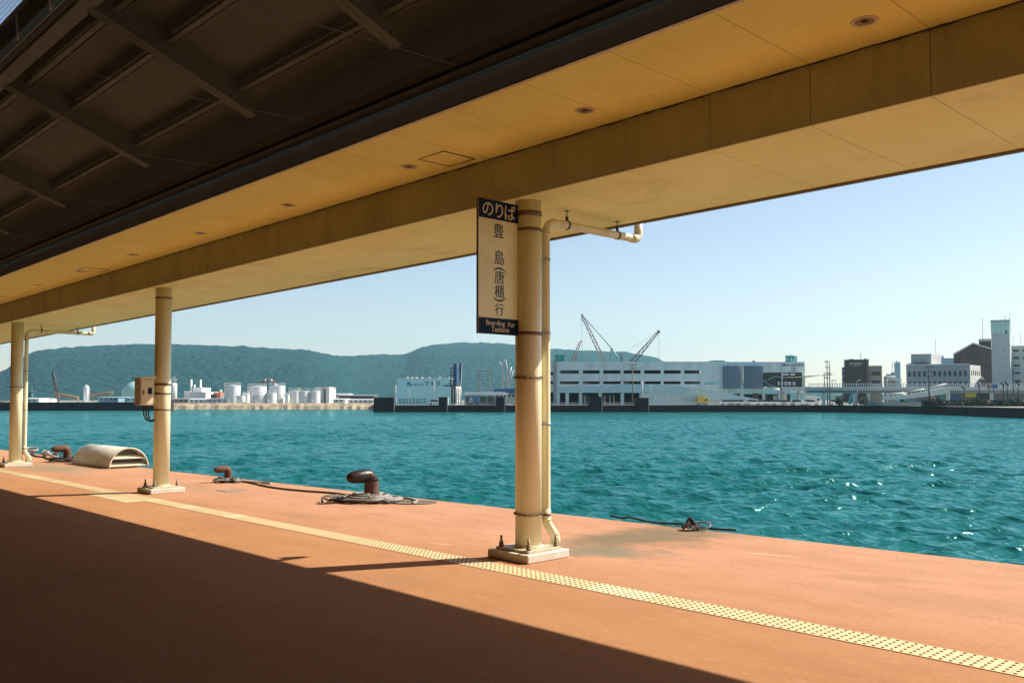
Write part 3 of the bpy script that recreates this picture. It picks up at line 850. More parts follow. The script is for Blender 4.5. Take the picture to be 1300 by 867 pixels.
for k_ in range(7): f.part('parked_row', steel_l, 714+k_*26, 722+k_*26, 484.9, 487.2, 2, 4) if k_ in (1,3) else None
# left corner shaft with green glass lift head
f.part('shaft', far_conc_d, 703.5,706.3,458,None,-.6,3)
f.part('lift_head', glass_g, 705,716.5,451,458.8,.5,8)
mb = MB(); f.bx(mb,704.5,717,450.2,450.9,.4,8.1); f.bx(mb,704.5,705.3,450.9,458.9,.3,.45); f.bx(mb,716.2,717,450.9,458.9,.3,.45); f.bx(mb,710.4,711,450.9,458.9,.3,.45); mb.build('lift_frame', M('green_frame', (.25,.50,.46), .5), t)
mb = MB(); f.bx(mb, 694, 703.3, 461, 472, 3,3.4); f.bx(mb,694,703.3,476,483.5,3,3.4); f.bx(mb,694,703.3,487,498,3,3.4); mb.build('side_wing', far_white, t)
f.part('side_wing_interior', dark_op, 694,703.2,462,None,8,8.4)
# ramp
mb = MB()
poly = [(824,500.5),(824,488.6),(850,489.6),(880,493.6),(910,499.2),(940,504.6),(976,511),(976,513.5),(884,506.4)]
mb.xz([(f.X(a), f.Z(b)) for a,b in poly], -9, -8.5)
mb.build('ramp_parapet', M('ramp_concrete', (.50,.67,.69), .8, (.40,.56,.58), .35, .8, stretch=(1,1,.3)), t)
mb = MB(); mb.xz([(f.X(a), f.Z(b)) for a,b in [(824,500.9),(884,506.8),(976,513.9),(976,514.6),(824,514.6)]], -8.4,-8.1); mb.build('ramp_wall', far_conc, t)
mb = MB(); mb.xz([(f.X(a), f.Z(b)) for a,b in [(706.5,493.0),(760,490.6),(824,488.7),(824,498.6),(706.5,498.6)]], -.5,-.05); mb.build('band_wall', M('band_concrete', (.44,.65,.69), .8, (.36,.56,.60), .4, .8, stretch=(1,1,.3)), t)
# right block: hollow hall with glass front
mb = MB()
f.bx(mb, 925.3, 1022, 459.3, 464.8, 0, .5); f.bx(mb, 968, 1022, 465, 472.6, .002, .5); f.bx(mb,925.3,1022,459.3,460.5,.6,40)
f.bx(mb, 925.3, 968, 492.8, 496.5, 0, .5); f.bx(mb, 940, 943.8, 464.8, None, .003, .6)
f.bx(mb, 1018.8, 1022, 472.6, 491, .003, 1)
f.bx(mb, 992.2,993.4,459.4,491,-.2,-.01)
f.bx(mb, 1022.2,1022.8,459.3,491,.3,40)
mb.build('hall_wall', far_conc, t)
for x0,x1 in ((918,939.4),(944.4,968)):
    a0,a1 = f.X(x0), f.X(x1); z0,z1 = f.Z(493), f.Z(464.8)
    mb = MB(); N_=10; vs=[]
    for i in range(N_+1):
        u = i/N_; xx = a0+(a1-a0)*u; yy = -.3-1.3*sin(pi*(.15+.7*u))
        vs += [(xx,yy,z0),(xx,yy,z1)]
    mb.add(vs, [(2*i,2*i+2,2*i+3,2*i+1) for i in range(N_)], 0, True)
    mb.add([(a0,0,z0),(a0,0,z1),(a1,0,z0),(a1,0,z1),vs[0],vs[1],vs[-2],vs[-1]], [(0,1,5,4),(2,6,7,3)])
    for zz in (z0,z1): mb.add([(v[0],v[1],zz) for v in vs[::2]]+[(a1,0,zz),(a0,0,zz)], [list(range(N_+3))])
    o = mb.build('blue_panel', blue_panel, t)
    rb = MB()
    for i in range(1,7):
        zz = z0+(z1-z0)*i/7
        rb.add([(v[0],v[1]-.03,zz+q) for v in vs[::2] for q in (-.03,.03)], [(2*i_,2*i_+2,2*i_+3,2*i_+1) for i_ in range(N_)])
    rb.build('panel_joint', M('slate_joint', (.08,.12,.16), .6), o)
mb = MB()
for k_ in range(6): f.bx(mb, 939.4, 940.0, 467+4*k_, 468.6+4*k_, -.05,.0); f.bx(mb, 943.8, 944.3, 467+4*k_, 468.6+4*k_, -.05,.0)
mb.build('slit', dark_op, t)
f.part('glass_front', glass_d, 968,1018.8,472.8,490.8,.9,1.0)
mb = MB()
for px in range(971, 1018, 4): f.bx(mb, px, px+.5, 472.8, 490.8, .75,.88)
mb.build('mullion', steel_d, t)
mb = MB(); f.bar(mb,969,483,979,489.5,.18,.5); f.bar(mb,969,483.2,974,483.2,.18,.5); f.bar(mb,974,483,984,477.5,.18,.5); f.bar(mb,979,489.5,986,490.4,.18,.5); f.bar(mb,984,477.8,996,478.6,.2,.5); mb.build('stair', M('stair_teal', (.25,.42,.44), .5), t)
for x0,x1 in ((994,1002),(1004,1010),(996,1001)): f.part('white_blind', far_white, x0,x1,474,476.5,.4,.5) if x0!=996 else None  # plain white panels in front of the dark glazing
for x0,x1 in ((988,990.5),(992,995),(996.5,1000),(1001,1005),(1007,1010.5)): f.part('white_blind', far_white, x0,x1,484.5,489,.4,.5)
mb = MB(); mb.add([(f.X(994),-.2,f.Z(478.9)),(f.X(1018),-3,f.Z(477.6)),(f.X(1037),-4,f.Z(476.3)),(f.X(1037),-4,f.Z(476.8)),(f.X(1022),-3.5,f.Z(479.2)),(f.X(994),-.2,f.Z(479.8)),
   (f.X(994),6,f.Z(478.9)),(f.X(1018),6,f.Z(477.6)),(f.X(1037),6,f.Z(476.3)),(f.X(1037),6,f.Z(476.8)),(f.X(1022),6,f.Z(479.2)),(f.X(994),6,f.Z(479.8))],
   [(0,1,2,3,4,5),(6,7,8,9,10,11)]+[(i,(i+1)%6,6+(i+1)%6,6+i) for i in range(6)]); mb.build('entrance_canopy', canopy_y, t)
f.part('balcony_band', M('band_pale', (.52,.58,.58), .8), 990,1026.5,490.9,496.8,-2,0)
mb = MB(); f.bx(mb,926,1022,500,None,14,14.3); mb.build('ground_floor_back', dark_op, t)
mb = MB()
for px in (925.5,941,968,988,1013,1021): f.bx(mb, px, px+3.4, 496.5, None, .01,.8)
for px in (947,975,1000): f.bx(mb, px, px+3, 496.5, None, 6,6.8)
mb.build('pillar', far_conc, t)
for x0,x1,y0 in ((945,949,499),(952,957,501),(966,974,499),(978,985,500),(993,998,502),(1005,1011,499)): f.part('shop_front', far_white if x0%2 else tan_b, x0,x1,y0,508,9,9.2)
mb_ = MB(); r_ = f.X(1021)-f.X(1013.3); mb_.lathe([(r_,f.Z(451.2)),(r_,f.Z(449.8)),(.01,f.Z(449.6))], f.X(1013.3), 6, 24); mb_.build('glass_drum_roof', M('drum_frame', (.40,.62,.60), .5), t)
c0 = (f.X(1013.3)); mb = MB(); mb.lathe([(f.X(1020.5)-c0, f.Z(459.2)),(f.X(1020.5)-c0, f.Z(451.3))], c0, 6, 20); mb.build('glass_drum', glass_g, t)
mb = MB()
for i in range(10):
    a = 2*pi*i/10; r = f.X(1020.6)-c0; mb.tube([(c0+r*cos(a),6+r*sin(a),f.Z(459.2)),(c0+r*cos(a),6+r*sin(a),f.Z(450.2))], .12, 5)
mb.build('drum_mullion', steel_l, t)
mb = MB(); mb.xz([(f.X(a),f.Z(b)) for a,b in [(904.5,459.2),(907,457),(914,456.2),(926.5,456.2),(926.5,459.2)]], 6,12); mb.build('roof_light', crane_t, t)
f.part('roof_vent', steel_d, 962.5,964.5,456.8,459.2,5,6)
fr3 = lambda px,py,d: Matrix(((1,0,0,f.X(px)),(0,0,-1,d),(0,1,0,f.Z(py)),(0,0,0,1)))
a_ = area(262)
lettering([('高松市営駐車場',0,0,3.5*a_),], text_b, t, fr3(1008,463.4,-.06), 'wall_writing')
lettering([('玉藻町',0,0,2.6*a_,0),('駐車場',0,-3.2*a_,2.2*a_)], text_b, t, fr3(1008,467.6,-.06), 'wall_writing')
f.part('wall_logo', text_b, 994.3,996.6,461.8,464.8,-.06,-.02)

# ---- teal warehouse
f = Far('teal_warehouse', 'pale teal windowless warehouse with katakana writing high on its long wall', 'warehouse', 540, 268)
t = f.t
f.part('wall', teal_clad, 503.8,573.5,480.6,None,0,30)
f.part('end_wall', M('warehouse_end', (.45,.48,.46), .8), 573.6,578,480.8,None,.5,30)
f.part('roof_edge', far_white, 503.6,573.7,479.9,480.55,-.1,30)
for px in (513,519,525,532,542,555,568): 
    mb = MB(); mb.cyl(f.X(px), 8, f.Z(479.9), f.Z(478.2), .35, .35, 10); mb.build('roof_vent', far_white, t)
f.wins([(507+4.4*i,508.8+4.4*i,506.3,508) for i in range(8)] + [(507+4.4*i,508.8+4.4*i,509.8,511.3) for i in range(8)], glass_d)
f.wins([(559.5,561,506.3,508),(563,564.6,506.3,508)], glass_d)
a_ = area(268)
mb = MB(); mb.xz([(f.X(a),f.Z(b)) for a,b in [(519.6,484.7),(523.6,489.8),(521.6,489.8),(519.0,486.2)]], -.09,-.02); mb.build('logo_right', ink_m, t)
mb = MB(); mb.xz([(f.X(a),f.Z(b)) for a,b in [(516.8,484.7),(519.4,484.7),(518.7,486.4),(519.4,489.8),(516.8,489.8)]], -.085,-.02); mb.build('logo_left', M('logo_cyan', (.05,.30,.42), .5), t)
lettering([('株式会社',0,-.3*a_,3.3*a_)], M('text_slate', (.05,.12,.14), .5), t, fr3(531.5,487.6,-.06), 'wall_writing')
lettering([('マキタ',0,0,7.2*a_)], ink_m, t, fr3(549,486.8,-.06), 'wall_writing')

# ---- blue signboard tower
f = Far('signboard_tower', 'tall blue and white signboard on a steel frame beside the teal warehouse', 'signboard', 580, 262)
t = f.t
mb = MB()
for (a,b,dd) in ((571.5,576,0),(576,576,4)):
    f.bar(mb, a, 489.5, a+1, 466, .12, dd); f.bar(mb, b, 489.5, b, 462, .12, dd)
for k_ in range(6): f.bar(mb, 571.5, 489-4*k_, 577, 486-4*k_, .08, 0); f.bar(mb, 577, 489-4*k_, 571.5, 486-4*k_, .08, 0)
f.bar(mb, 563, 489.7, 584, 489.7, .2); f.bar(mb, 566, 489.7, 574, 484, .08)
for px in (574,577.5): f.bar(mb, px, 513, px, 489.5, .3)
mb.build('steel_frame', steel_d, t)
mb = MB(); mb.xz([(f.X(a),f.Z(b)) for a,b in [(576.2,462),(579.6,461),(579.6,489.3),(576.2,488.6)]], -.6,-.1); mb.build('blue_face', navyb, t)
mb = MB(); mb.xz([(f.X(a),f.Z(b)) for a,b in [(579.8,461),(583,460.6),(583,489.6),(579.8,489.3)]], -.9,-.3); mb.build('pale_face', M('sign_pale_blue', (.35,.48,.60), .5), t)
mb = MB(); mb.xz([(f.X(a),f.Z(b)) for a,b in [(580.3,462),(582.4,461.8),(582.2,466),(580.6,466)]], -.95,-.91); mb.build('white_mark', far_white, t)
mb = MB(); mb.xz([(f.X(a),f.Z(b)) for a,b in [(583.2,461),(585.8,461.6),(584.8,489.4),(583.2,489.6)]], -.6,-.1); mb.build('side_face', navyb, t)
mb = MB(); mb.xz([(f.X(a),f.Z(b)) for a,b in [(585.9,461.6),(586.9,462),(585.4,489.2),(584.9,489.4)]], -.4,.1); mb.build('edge', far_white, t)
mb = MB()
for k_ in range(5): f.bx(mb, 578.5, 585, 493+3.2*k_, 493.6+3.2*k_, 1,4)
for px in (579,581.5,584.5): f.bar(mb, px, 492, px, 513, .15, 1)
mb.build('stair_frame', far_white, t)

# ---- low sheds, trucks behind the pier
f = Far('ferry_shed', 'long low open shed with white rounded roof behind the pier left of the signed column', 'shed', 616, 256)
t = f.t
mb = MB(); prof = [(588,501),(589,498.4),(592,497.4),(640,497.4),(644.5,499),(644.5,501.4)]
mb.xz([(f.X(a),f.Z(b)) for a,b in prof], 0, 8); mb.build('roof', far_white, t)
mb = MB()
for px in (590,599,608,618,628,638,643): f.bar(mb, px, 514, px, 500.5, .12, .5)
mb.build('post', steel_l, t)
f.part('back_wall', M('shed_back', (.25,.33,.34), .8), 589,644,503,None,7.5,7.8)
def truck(px0, px1, py0, D, cabmat, boxmat, label, cab_right=True):
    f = Far('truck', label, 'truck', (px0+px1)/2, D); t = f.t
    w = f.X(px1)-f.X(px0); h = f.Z(py0); x0, x1 = -w/2, w/2
    c = w*.3
    cx0, cx1 = (x1-c, x1) if cab_right else (x0, x0+c)
    bx0, bx1 = (x0, x1-c-.1) if cab_right else (x0+c+.1, x1)
    MB().bbox(cx0,cx1,0,2.2,.5,h*.85,.12).build('cab', cabmat, t)
    MB().box(cx0+.2,cx1-.2,-.02,-.001,h*.5,h*.75).build('window', glass_d, t)
    MB().bbox(bx0,bx1,-.05,2.3,.8,h,.05).build('cargo_box', boxmat, t)
    MB().box(x0+.1,x1-.1,.2,2.0,.45,.75).build('chassis', steel_d, t)
    for xx in (x0+w*.15, x1-w*.18):
        for yy in (.0,2.0):
            mb = MB(); mb.tube([(xx,yy,.45),(xx,yy+.28,.45)], .45, 14, smooth=False); mb.build('wheel', tyre_m, t)
    return f.t
truck(596,608.5,504.2,252, far_white, M('truck_blue', (.06,.18,.36), .5), 'white truck with blue cargo box parked by the low white roofed shed', False)
truck(885.5,899,503.4,250, yellow_m, yellow_m, 'yellow truck parked at the foot of the terminal ramp', True)
f = Far('harbour_hall', 'low harbour building with bright blue roof behind the signed column', 'building', 645, 300)
f.part('wall', grey_b, 627,664,499,None,0,15)
mb = MB(); mb.xz([(f.X(a),f.Z(b)) for a,b in [(626,499),(628,493.6),(662,493),(665,499)]], -1, 16); mb.build('roof', roof_b, f.t)
f.wins([(630+5*i,633+5*i,501,504) for i in range(6)], glass_d)
for (pxa, D, tops, lab) in ((641,330,[(637,495,640.5,457),(640.5,457,646,481),(643,486,649,466)],'grey quayside crane with crossed jibs left of the signed column'),):
    f = Far('harbour_crane', lab, 'crane', 643, D); mb = MB()
    f.bx(mb, 637.5,640,489,None,0,2); f.bx(mb, 644,648,484,None,0,2); mb.build('tower', steel_l, f.t)
    mb = MB()
    for q in tops: f.bar(mb, *q, .32, .5); f.bar(mb, q[0]+1.4,q[1],q[2]+.5,q[3], .2, .5)
    f.bar(mb, 634,459,640,470,.2,.6); f.bar(mb, 634,459,637,466,.15,.6)
    for k_ in range(8): f.bar(mb, 637+.45*k_, 495-4.6*k_, 639+.4*k_, 491-4.6*k_, .1,.5)
    f.bar(mb, 644,492,652,470,.2,.7)
    mb.build('jib', steel_l, f.t)

def pole(px, py0, D, label, arms=((0,6),), mat=wood_m, r=.17, base=514.5):
    f = Far('utility_pole', label, 'utility pole', px, D, 'poles along the far shore')
    MB().tube([(0,0,0),(0,0,f.Z(py0))], [r,r*.65], 8).build('post', mat, f.t)
    for dz,w in arms:
        mb = MB(); z = f.Z(py0)-.5-dz; mb.box(-w*.15,w*.15,-.2,-.1,z-.07,z+.07)
        for s_ in (-1,-.5,.5,1): mb.cyl(s_*w*.13,-.15,z+.07,z+.3,.05,n=6)
        mb.build('crossarm', mat, f.t)
    return f.t
pole(609,469,258,'grey utility pole behind the white roofed shed, on the left of two', ((0,8),(1.2,6),(2.2,5)))
pole(621,469,257,'grey utility pole behind the white roofed shed, on the right of two', ((0,8),(1.2,6),(2.4,5)))
pole(803,461,255,'tall utility pole in front of the middle of the parking terminal', ((0,8),(1.,7),(2.4,6)))
pole(815.5,484,250,'short bare pole standing at the pier block below the terminal ramp', (), steel_l, .2)
pole(551,484,262,'bare steel lamp pole in front of the teal warehouse', (), steel_l, .13)
pole(502.2,489,243,'bare pale pole at the left corner of the teal warehouse', (), steel_l, .2)
pole(1050.5,457,235,'tallest utility pole at the right end of the parking terminal', ((0,5),(1.5,4),(3,6),(4.2,5)))
pole(1053.5,461,230,'second utility pole beside the tallest one right of the terminal', ((2.5,4),))
pole(1046.8,473,238,'short dark pole left of the tallest utility pole by the terminal', ((0.3,4),), steel_d, .15)
pole(1179.5,463,205,'dark utility pole in front of the grey office with small windows', ((0,6),(1.2,8),(2.2,5)), steel_d, .16)

# ---- cranes behind the terminal
def lattice(f, mb, x0,y0,x1,y1, w0, w1, d=0, r=.16, n=14):
    a = Vector((f.X(x0),d,f.Z(y0))); b = Vector((f.X(x1),d,f.Z(y1))); dr = (b-a).normalized(); sd = Vector((-dr.z,0,dr.x)); up_ = Vector((0,1,0))
    ch = []
    for s1 in (-1,1):
        for s2 in (-1,1):
            p = [a+sd*s1*w0/2+up_*s2*w0/2, b+sd*s1*w1/2+up_*s2*w1/2]; mb.tube(p, r, 5); ch.append(p)
    for i in range(n):
        u, v = i/n, (i+1)/n
        for s2 in (0,1):
            p = ch[s2][0].lerp(ch[s2][1], u); q = ch[2+s2][0].lerp(ch[2+s2][1], v)
            if i % 2: p = ch[2+s2][0].lerp(ch[2+s2][1], u); q = ch[s2][0].lerp(ch[s2][1], v)
            mb.tube([p,q], r*.55, 4)
f = Far('lattice_crane', 'tallest lattice boom crane rising behind the parking terminal with teal mast', 'crane', 778, 345)
mb = MB(); lattice(f, mb, 768,461,741,404,1.4,.8); lattice(f, mb, 741,404,738.8,398.5,.7,.3,n=3); mb.build('boom', crane_w, f.t)
mb = MB(); f.bar(mb, 776,441,776,462,.3); f.bar(mb, 776,441,788,460,.3); f.bx(mb, 770,795,463,505,0,4); f.bx(mb, 768,797,505,None,-1,5); mb.build('mast', crane_t, f.t)
mb = MB(); f.bar(mb, 740,400,776,441,.10); f.bar(mb,740,401,776,442,.08); mb.build('pendant', crane_t, f.t)
mb = MB(); f.bar(mb, 738.8,399,739.5,461,.05); f.bar(mb, 738.8,399,738.6,409,.08); mb.build('hoist_line', steel_d, f.t)
f = Far('lattice_crane', 'dark lattice boom crane leaning right behind the parking terminal', 'crane', 805, 350)
mb = MB(); lattice(f, mb, 801,462,835,423,1.9,.6); f.bx(mb, 835,838,419.5,423,-.4,.4); mb.build('boom', M('boom_dark', (.16,.16,.17), .6), f.t)
mb = MB(); f.bar(mb, 836.5,421,836.8,462,.05); f.bar(mb, 836,421,786,452,.04); f.bx(mb, 790,812,463,None,0,4); f.bar(mb,789,449,789,462,.25); f.bar(mb,785,455,793,455,.1); mb.build('hoist_line', steel_d, f.t)
f = Far('lattice_crane', 'smallest lattice boom crane behind the left end of the parking terminal', 'crane', 728, 360)
mb = MB(); lattice(f, mb, 726,462,737,434,1.5,.7,n=8); f.bar(mb, 737,434,738.8,433,.3); mb.build('boom', M('boom_rosy', (.36,.26,.24), .6), f.t)
mb = MB(); f.bx(mb, 720,735,463,None,0,4); mb.build('body', crane_w, f.t)

# ---- storage tanks
def tank(x0,x1,y0,label,D=325,mat=None,dome=.06,base=None):
    f = Far('storage_tank', label, 'storage tank', (x0+x1)/2, D, 'white storage tanks on the far shore'); r = (f.X(x1)-f.X(x0))/2; h = f.Z(y0)
    MB().lathe([(r,0),(r,h*(1-dome))], n=40, cap=False).build('shell', mat or far_white, f.t)
    MB().lathe([(r*1.01,h*(1-dome)),(r*1.01,h*(1-dome)+.15),(r*.5,h*(1-dome*.4)),(.01,h)], n=40).build('roof', mat or far_white, f.t)
    mb = MB(); N_ = 28; zt = h*(1-dome)
    ring = [(r*.99*cos(2*pi*i/N_), r*.99*sin(2*pi*i/N_), zt+1.0) for i in range(N_)]
    mb.tube(ring, .05, 4, closed=True)
    for p in ring[::2]: mb.tube([(p[0],p[1],zt),p], .04, 4)
    mb.build('roof_railing', steel_l, f.t)
    mb = MB(); pts = []
    for i in range(12):
        a = -pi*.75 + i*.075; pts.append(((r+.35)*cos(a),(r+.35)*sin(a), h*.9*(1-i/11)+.3))
    mb.tube(pts, .12, 5); mb.build('spiral_stair', steel_l, f.t)
    return f
tank(284.7,305,488.3,'tall white storage tank standing alone at the left of the tank row',325)
tank(314.5,338,489.5,'broad white storage tank in the back row left of the ferris wheel',345)
tank(342,361.8,488.6,'tall white storage tank in front of the ferris wheel on its right side',328)
tank(300.4,311,502.2,'short squat tank at the foot of the lone tall tank',318)
tank(309,317,499.2,'narrow low white tank between the lone tall tank and the squat ones',322,dome=.12)
tank(320,337,501,'short squat tank in front of the broad back row tank',318)
tank(337,351,498.4,'mid height white tank in front of the tall tank by the ferris wheel',319)
tank(361.5,367.5,500,'narrowest white tank right of the tall tank by the ferris wheel',322,dome=.12)
tank(366.8,382,495.2,'white tank at the left end of the three equal tanks',326)
tank(379,392,495.8,'white tank in the middle of the three equal tanks',321)
tank(392.6,406.4,495.8,'white tank at the right end of the three equal tanks',322)

# ferris wheel
f = Far('ferris_wheel', 'distant ferris wheel with red and white gondolas rising behind the tanks', 'ferris wheel', 340.5, 420)
cz = f.Z(491.5); R_ = f.X(349.5)-f.X(340.5)
mb = MB()
for dy in (-.8,.8): mb.tube([(R_*cos(a),dy,cz+R_*sin(a)) for a in [2*pi*i/36 for i in range(36)]], .13, 5, closed=True)
for i in range(12):
    a = 2*pi*i/12; mb.tube([(0,0,cz),(R_*cos(a),0,cz+R_*sin(a))], .06, 4)
mb.build('wheel_rim', steel_d, f.t)
mb = MB(); mb.tube([(-3.5,0,0),(0,0,cz),(3.5,0,0)], .35, 6); mb.tube([(0,0,cz-1),(0,0,cz+.8)], .7, 8); mb.build('support', M('wheel_blue', (.1,.35,.45), .5), f.t)
for i in range(16):
    a = 2*pi*i/16
    mb = MB(); mb.ball((R_+.3)*cos(a), 0, cz+(R_+.3)*sin(a)-.2, .62, 8, 6); mb.build('gondola', M('gondola_red', (.45,.06,.05), .5) if i==0 else (bpy.data.materials['gondola_red'] if i%2==0 else far_white), f.t)

# industrial buildings of the left shore
f = Far('grain_silo_building', 'tall white industrial building with dark recessed bay right of the tanks', 'building', 407, 330)
f.part('white_block', far_white, 397.2,406.5,491.4,None,3,12)
f.part('grey_block', M('silo_grey', (.42,.42,.40), .8), 408.5,411.5,492,None,0,12)
f.part('right_block', grey_b, 413.5,418.2,491.4,None,0,12)
f.part('recess', glass_d, 411.5,413.5,494,None,2,12)
f.part('head_house', grey_b, 408.5,418.2,491.2,493.9,.2,12)
f = Far('white_factory', 'white stepped factory with two thin chimneys and rows of windows', 'factory', 248, 340)
f.part('main_block', far_white, 241,261.2,497.4,None,0,15)
f.part('upper_block', far_white, 242.5,254,491.8,497.3,2,12)
f.part('left_wing', far_white, 232.5,240.9,496,None,1,12)
for px,py in ((235.3,481.3),(247.5,481.5),(239.5,488)):
    MB().cyl(f.X(px),6,0,f.Z(py),.5,.38,12).build('chimney', far_white, f.t)
f.wins([(242.2+2.4*i,243.6+2.4*i,499,500.2) for i in range(8)] + [(242.2+2.4*i,243.6+2.4*i,502.2,503.4) for i in range(8)], glass_d)
f = Far('round_silo', 'pale round silo tower with steel frame on its top beside the second column', 'silo', 219.3, 335)
r = (f.X(224.5)-f.X(214))/2
MB().lathe([(r,0),(r,f.Z(487.5)),(r*.9,f.Z(486.5)),(.01,f.Z(486))], n=28).build('shell', M('silo_cream', (.66,.66,.60), .7), f.t)
mb = MB()
for k_ in range(4):
    a = 216+2.2*k_; f.bar(mb, a,486.5,a,478.8+ (k_%2)*2,.12); f.bar(mb,a,486,a+2.2,481,.1)
f.bar(mb,215.5,482,223.5,481,.12); f.bar(mb,216,479,222.6,478.8,.1); mb.build('steel_frame', steel_l, f.t)
f = Far('rusty_plant', 'small orange and dark process plant between the white factory and the lone tall tank', 'plant', 273, 330)
f.part('orange_tower', orange_m, 274.5,279.8,498.5,None,0,4); MB().cyl(f.X(278.2),1.5,f.Z(498.5),f.Z(494.8),.55,n=10).build('stack', far_white, f.t)
f.part('dark_block', steel_d, 267,274.3,500.5,None,.5,5); f.part('low_block', grey_b, 280,284.2,502,None,0,5)
f.part('tan_block', orange_m, 269.5,272.4,498.2,500.4,1,4)
shed_defs = [
 (214,239,505.5,510.5,328,'low tan shed with curved roof in front of the round silo',tan_b,far_conc_d),
 (239.5,262,506,513,322,'long low pale office in front of the white factory',far_white,grey_b),
 (262.5,284,505.5,513,322,'low pale workshop at the foot of the orange plant',grey_b,far_white),
 (423,438,505.8,514,318,'small white harbour office right of the tall white industrial building',far_white,far_white),
 (430,474,501.3,508,350,'long low dark roofed warehouse left of the pier end',roof_d,far_conc_d),
 (424,442,499.4,504,372,'low white roofed shed behind the dark roofed warehouse',far_white,far_white),
 (442,475,506.5,514,325,'low grey storehouse in front of the dark roofed warehouse',grey_b,grey_b),
 (27.5,49.5,505.2,514,300,'white flat roofed shed on the far left shore',far_white,far_white),
 (50,127,510.3,514.5,300,'very long low pale store behind the breakwater',far_white,grey_b),
 (125,150,503.6,514,304,'blue grey shed with flat roof left of the green dome',M('bluegrey',(.24,.34,.40),.7),blue_b),
 (147,178,504.2,514,310,'white open warehouse in front of the green dome',far_white,blue_b),
 (-120,10,508,514,320,'long low grey wharf shed at the far left edge',grey_b,roof_d),
 (2,26,509.5,514,305,'low brown wharf shed left of the farthest column',roof_d,tan_b)]
for x0,x1,y0,y1,D,lab,wm,rm in shed_defs:
    f = Far('shed', lab, 'shed', (x0+x1)/2, D)
    f.part('wall', wm, x0,x1,y0+.9,None,0,12)
    mb = MB(); a,b = f.X(x0)-.3, f.X(x1)+.3; z0 = f.Z(y0+.9); z1 = f.Z(y0)
    mb.add([(a,-.4,z0),(b,-.4,z0),(b,6,z1),(a,6,z1),(a,12.4,z0),(b,12.4,z0)], [(0,1,2,3),(3,2,5,4),(0,3,4),(1,5,2)]); mb.build('roof', rm, f.t)
    nW = int((x1-x0)/6)
    f.wins([(x0+3+6*i,x0+5+6*i,y0+2,min(y0+4,513)) for i in range(nW)], glass_d)
f = Far('gas_dome', 'pale green gas holder dome behind the cabinet on the second column', 'gas holder', 175, 330)
r = (f.X(194)-f.X(156))/2
MB().lathe([(r*.98,0),(r,f.Z(501)),(r,f.Z(500))], n=40, cap=False).build('ring_wall', M('dome_green_pale',(.44,.64,.52),.5), f.t)
zz = f.Z(500); hh = f.Z(483.6)-zz
MB().lathe([(r*cos(q),zz+hh*sin(q)) for q in [pi/2*i/10 for i in range(10)]]+[(.01,zz+hh)], n=40).build('dome', green_t, f.t)
mb = MB(); f.bar(mb, 172,484.5,178,483.2,.15,0); f.bar(mb,172,483,178,482.2,.08,0); mb.build('top_walkway', steel_l, f.t)
f = Far('white_silo', 'slim white silo with domed top on the far left shore', 'silo', 109.5, 306)
r = (f.X(112.6)-f.X(106.2))/2
MB().lathe([(r,0),(r,f.Z(491.5)),(r*.8,f.Z(489.8)),(r*.35,f.Z(489)),(.01,f.Z(488.7))], n=24).build('shell', far_white, f.t)
mb = MB(); f.bar(mb,105.6,493,113.2,493,.12,-r); f.bar(mb,113.4,510,113.4,492,.12,0); mb.build('ladder', steel_l, f.t)
f = Far('derrick', 'dark leaning derrick crane on the far left shore', 'crane', 72, 312)
mb = MB(); lattice(f, mb, 74,502,66.8,475,.9,.5,r=.14,n=9); f.bx(mb,66,68,472.3,475.5,-.3,.3); f.bar(mb,73,500,75,512,.3); mb.build('boom', M('derrick_dark',(.09,.09,.10),.7), f.t)
f = Far('conveyor_boom', 'long tan slanted conveyor boom on the left shore beside the white silo', 'conveyor', 84, 308)
mb = MB(); lattice(f, mb, 68,499.2,100,505.5,.8,.6,r=.15,n=8); f.bar(mb,75,501,76,514,.2); f.bar(mb,99,505,99,514,.2); mb.build('boom', tan_boom, f.t)
f = Far('conveyor_boom', 'tan conveyor boom reaching from the white silo towards the green dome', 'conveyor', 129, 308)
mb = MB(); lattice(f, mb, 114,501.8,144,498.6,.8,.6,r=.15,n=8); f.bar(mb,118,501.5,118,514,.2); f.bar(mb,140,499.5,140,514,.2); mb.build('boom', tan_boom, f.t)
f = Far('ship_mast', 'small dark ship mast with teal cabin beside the farthest downpipe', 'mast', 38.5, 316)
mb = MB(); f.bar(mb,40,514,40,491,.25); f.bar(mb,37,502,41,494,.15); f.bx(mb,36.5,41.5,500,504,-1,1); mb.build('mast', M('mast_teal',(.05,.12,.13),.7), f.t)

# ---- right hand town
f = Far('elevated_walkway', 'long white elevated walkway with railing crossing in front of the town on the right', 'walkway', 1160, 236)
t = f.t
f.part('deck', M('walkway_deck',(.50,.55,.55),.7), 1026.8,1420,491.8,495.6,0,3)
f.part('beam', far_conc_d, 1026.8,1420,495.7,498.8,.6,2.4)
mb = MB()
for px in range(1027,1420,3): f.bx(mb, px,px+.7,487.2,491.7,.05,.12)
f.bx(mb,1026.8,1420,486.8,487.3,.02,.15); f.bx(mb,1026.8,1420,491.2,491.7,.02,.15)
mb.build('railing', rail_m, t)
for px in (1047,1086.5,1104,1206,1262,1320): f.part('pier', far_conc, px,px+2.2,498.9,None,.8,2.2)
mb = MB(); mb.xz([(f.X(a),f.Z(b)) for a,b in [(1114,504.2),(1140,501.8),(1165,497.8),(1190,492),(1196,492),(1196,499),(1168,503.4),(1140,506.6),(1114,507.8)]], -4,-3.4); mb.build('ramp', M('ramp_pale',(.52,.60,.60),.7), t)
mb = MB(); f.bar(mb,1114,501,1140,498.4,.12,-4); f.bar(mb,1140,498.4,1165,494,.12,-4); f.bar(mb,1165,494,1192,487.4,.12,-4)
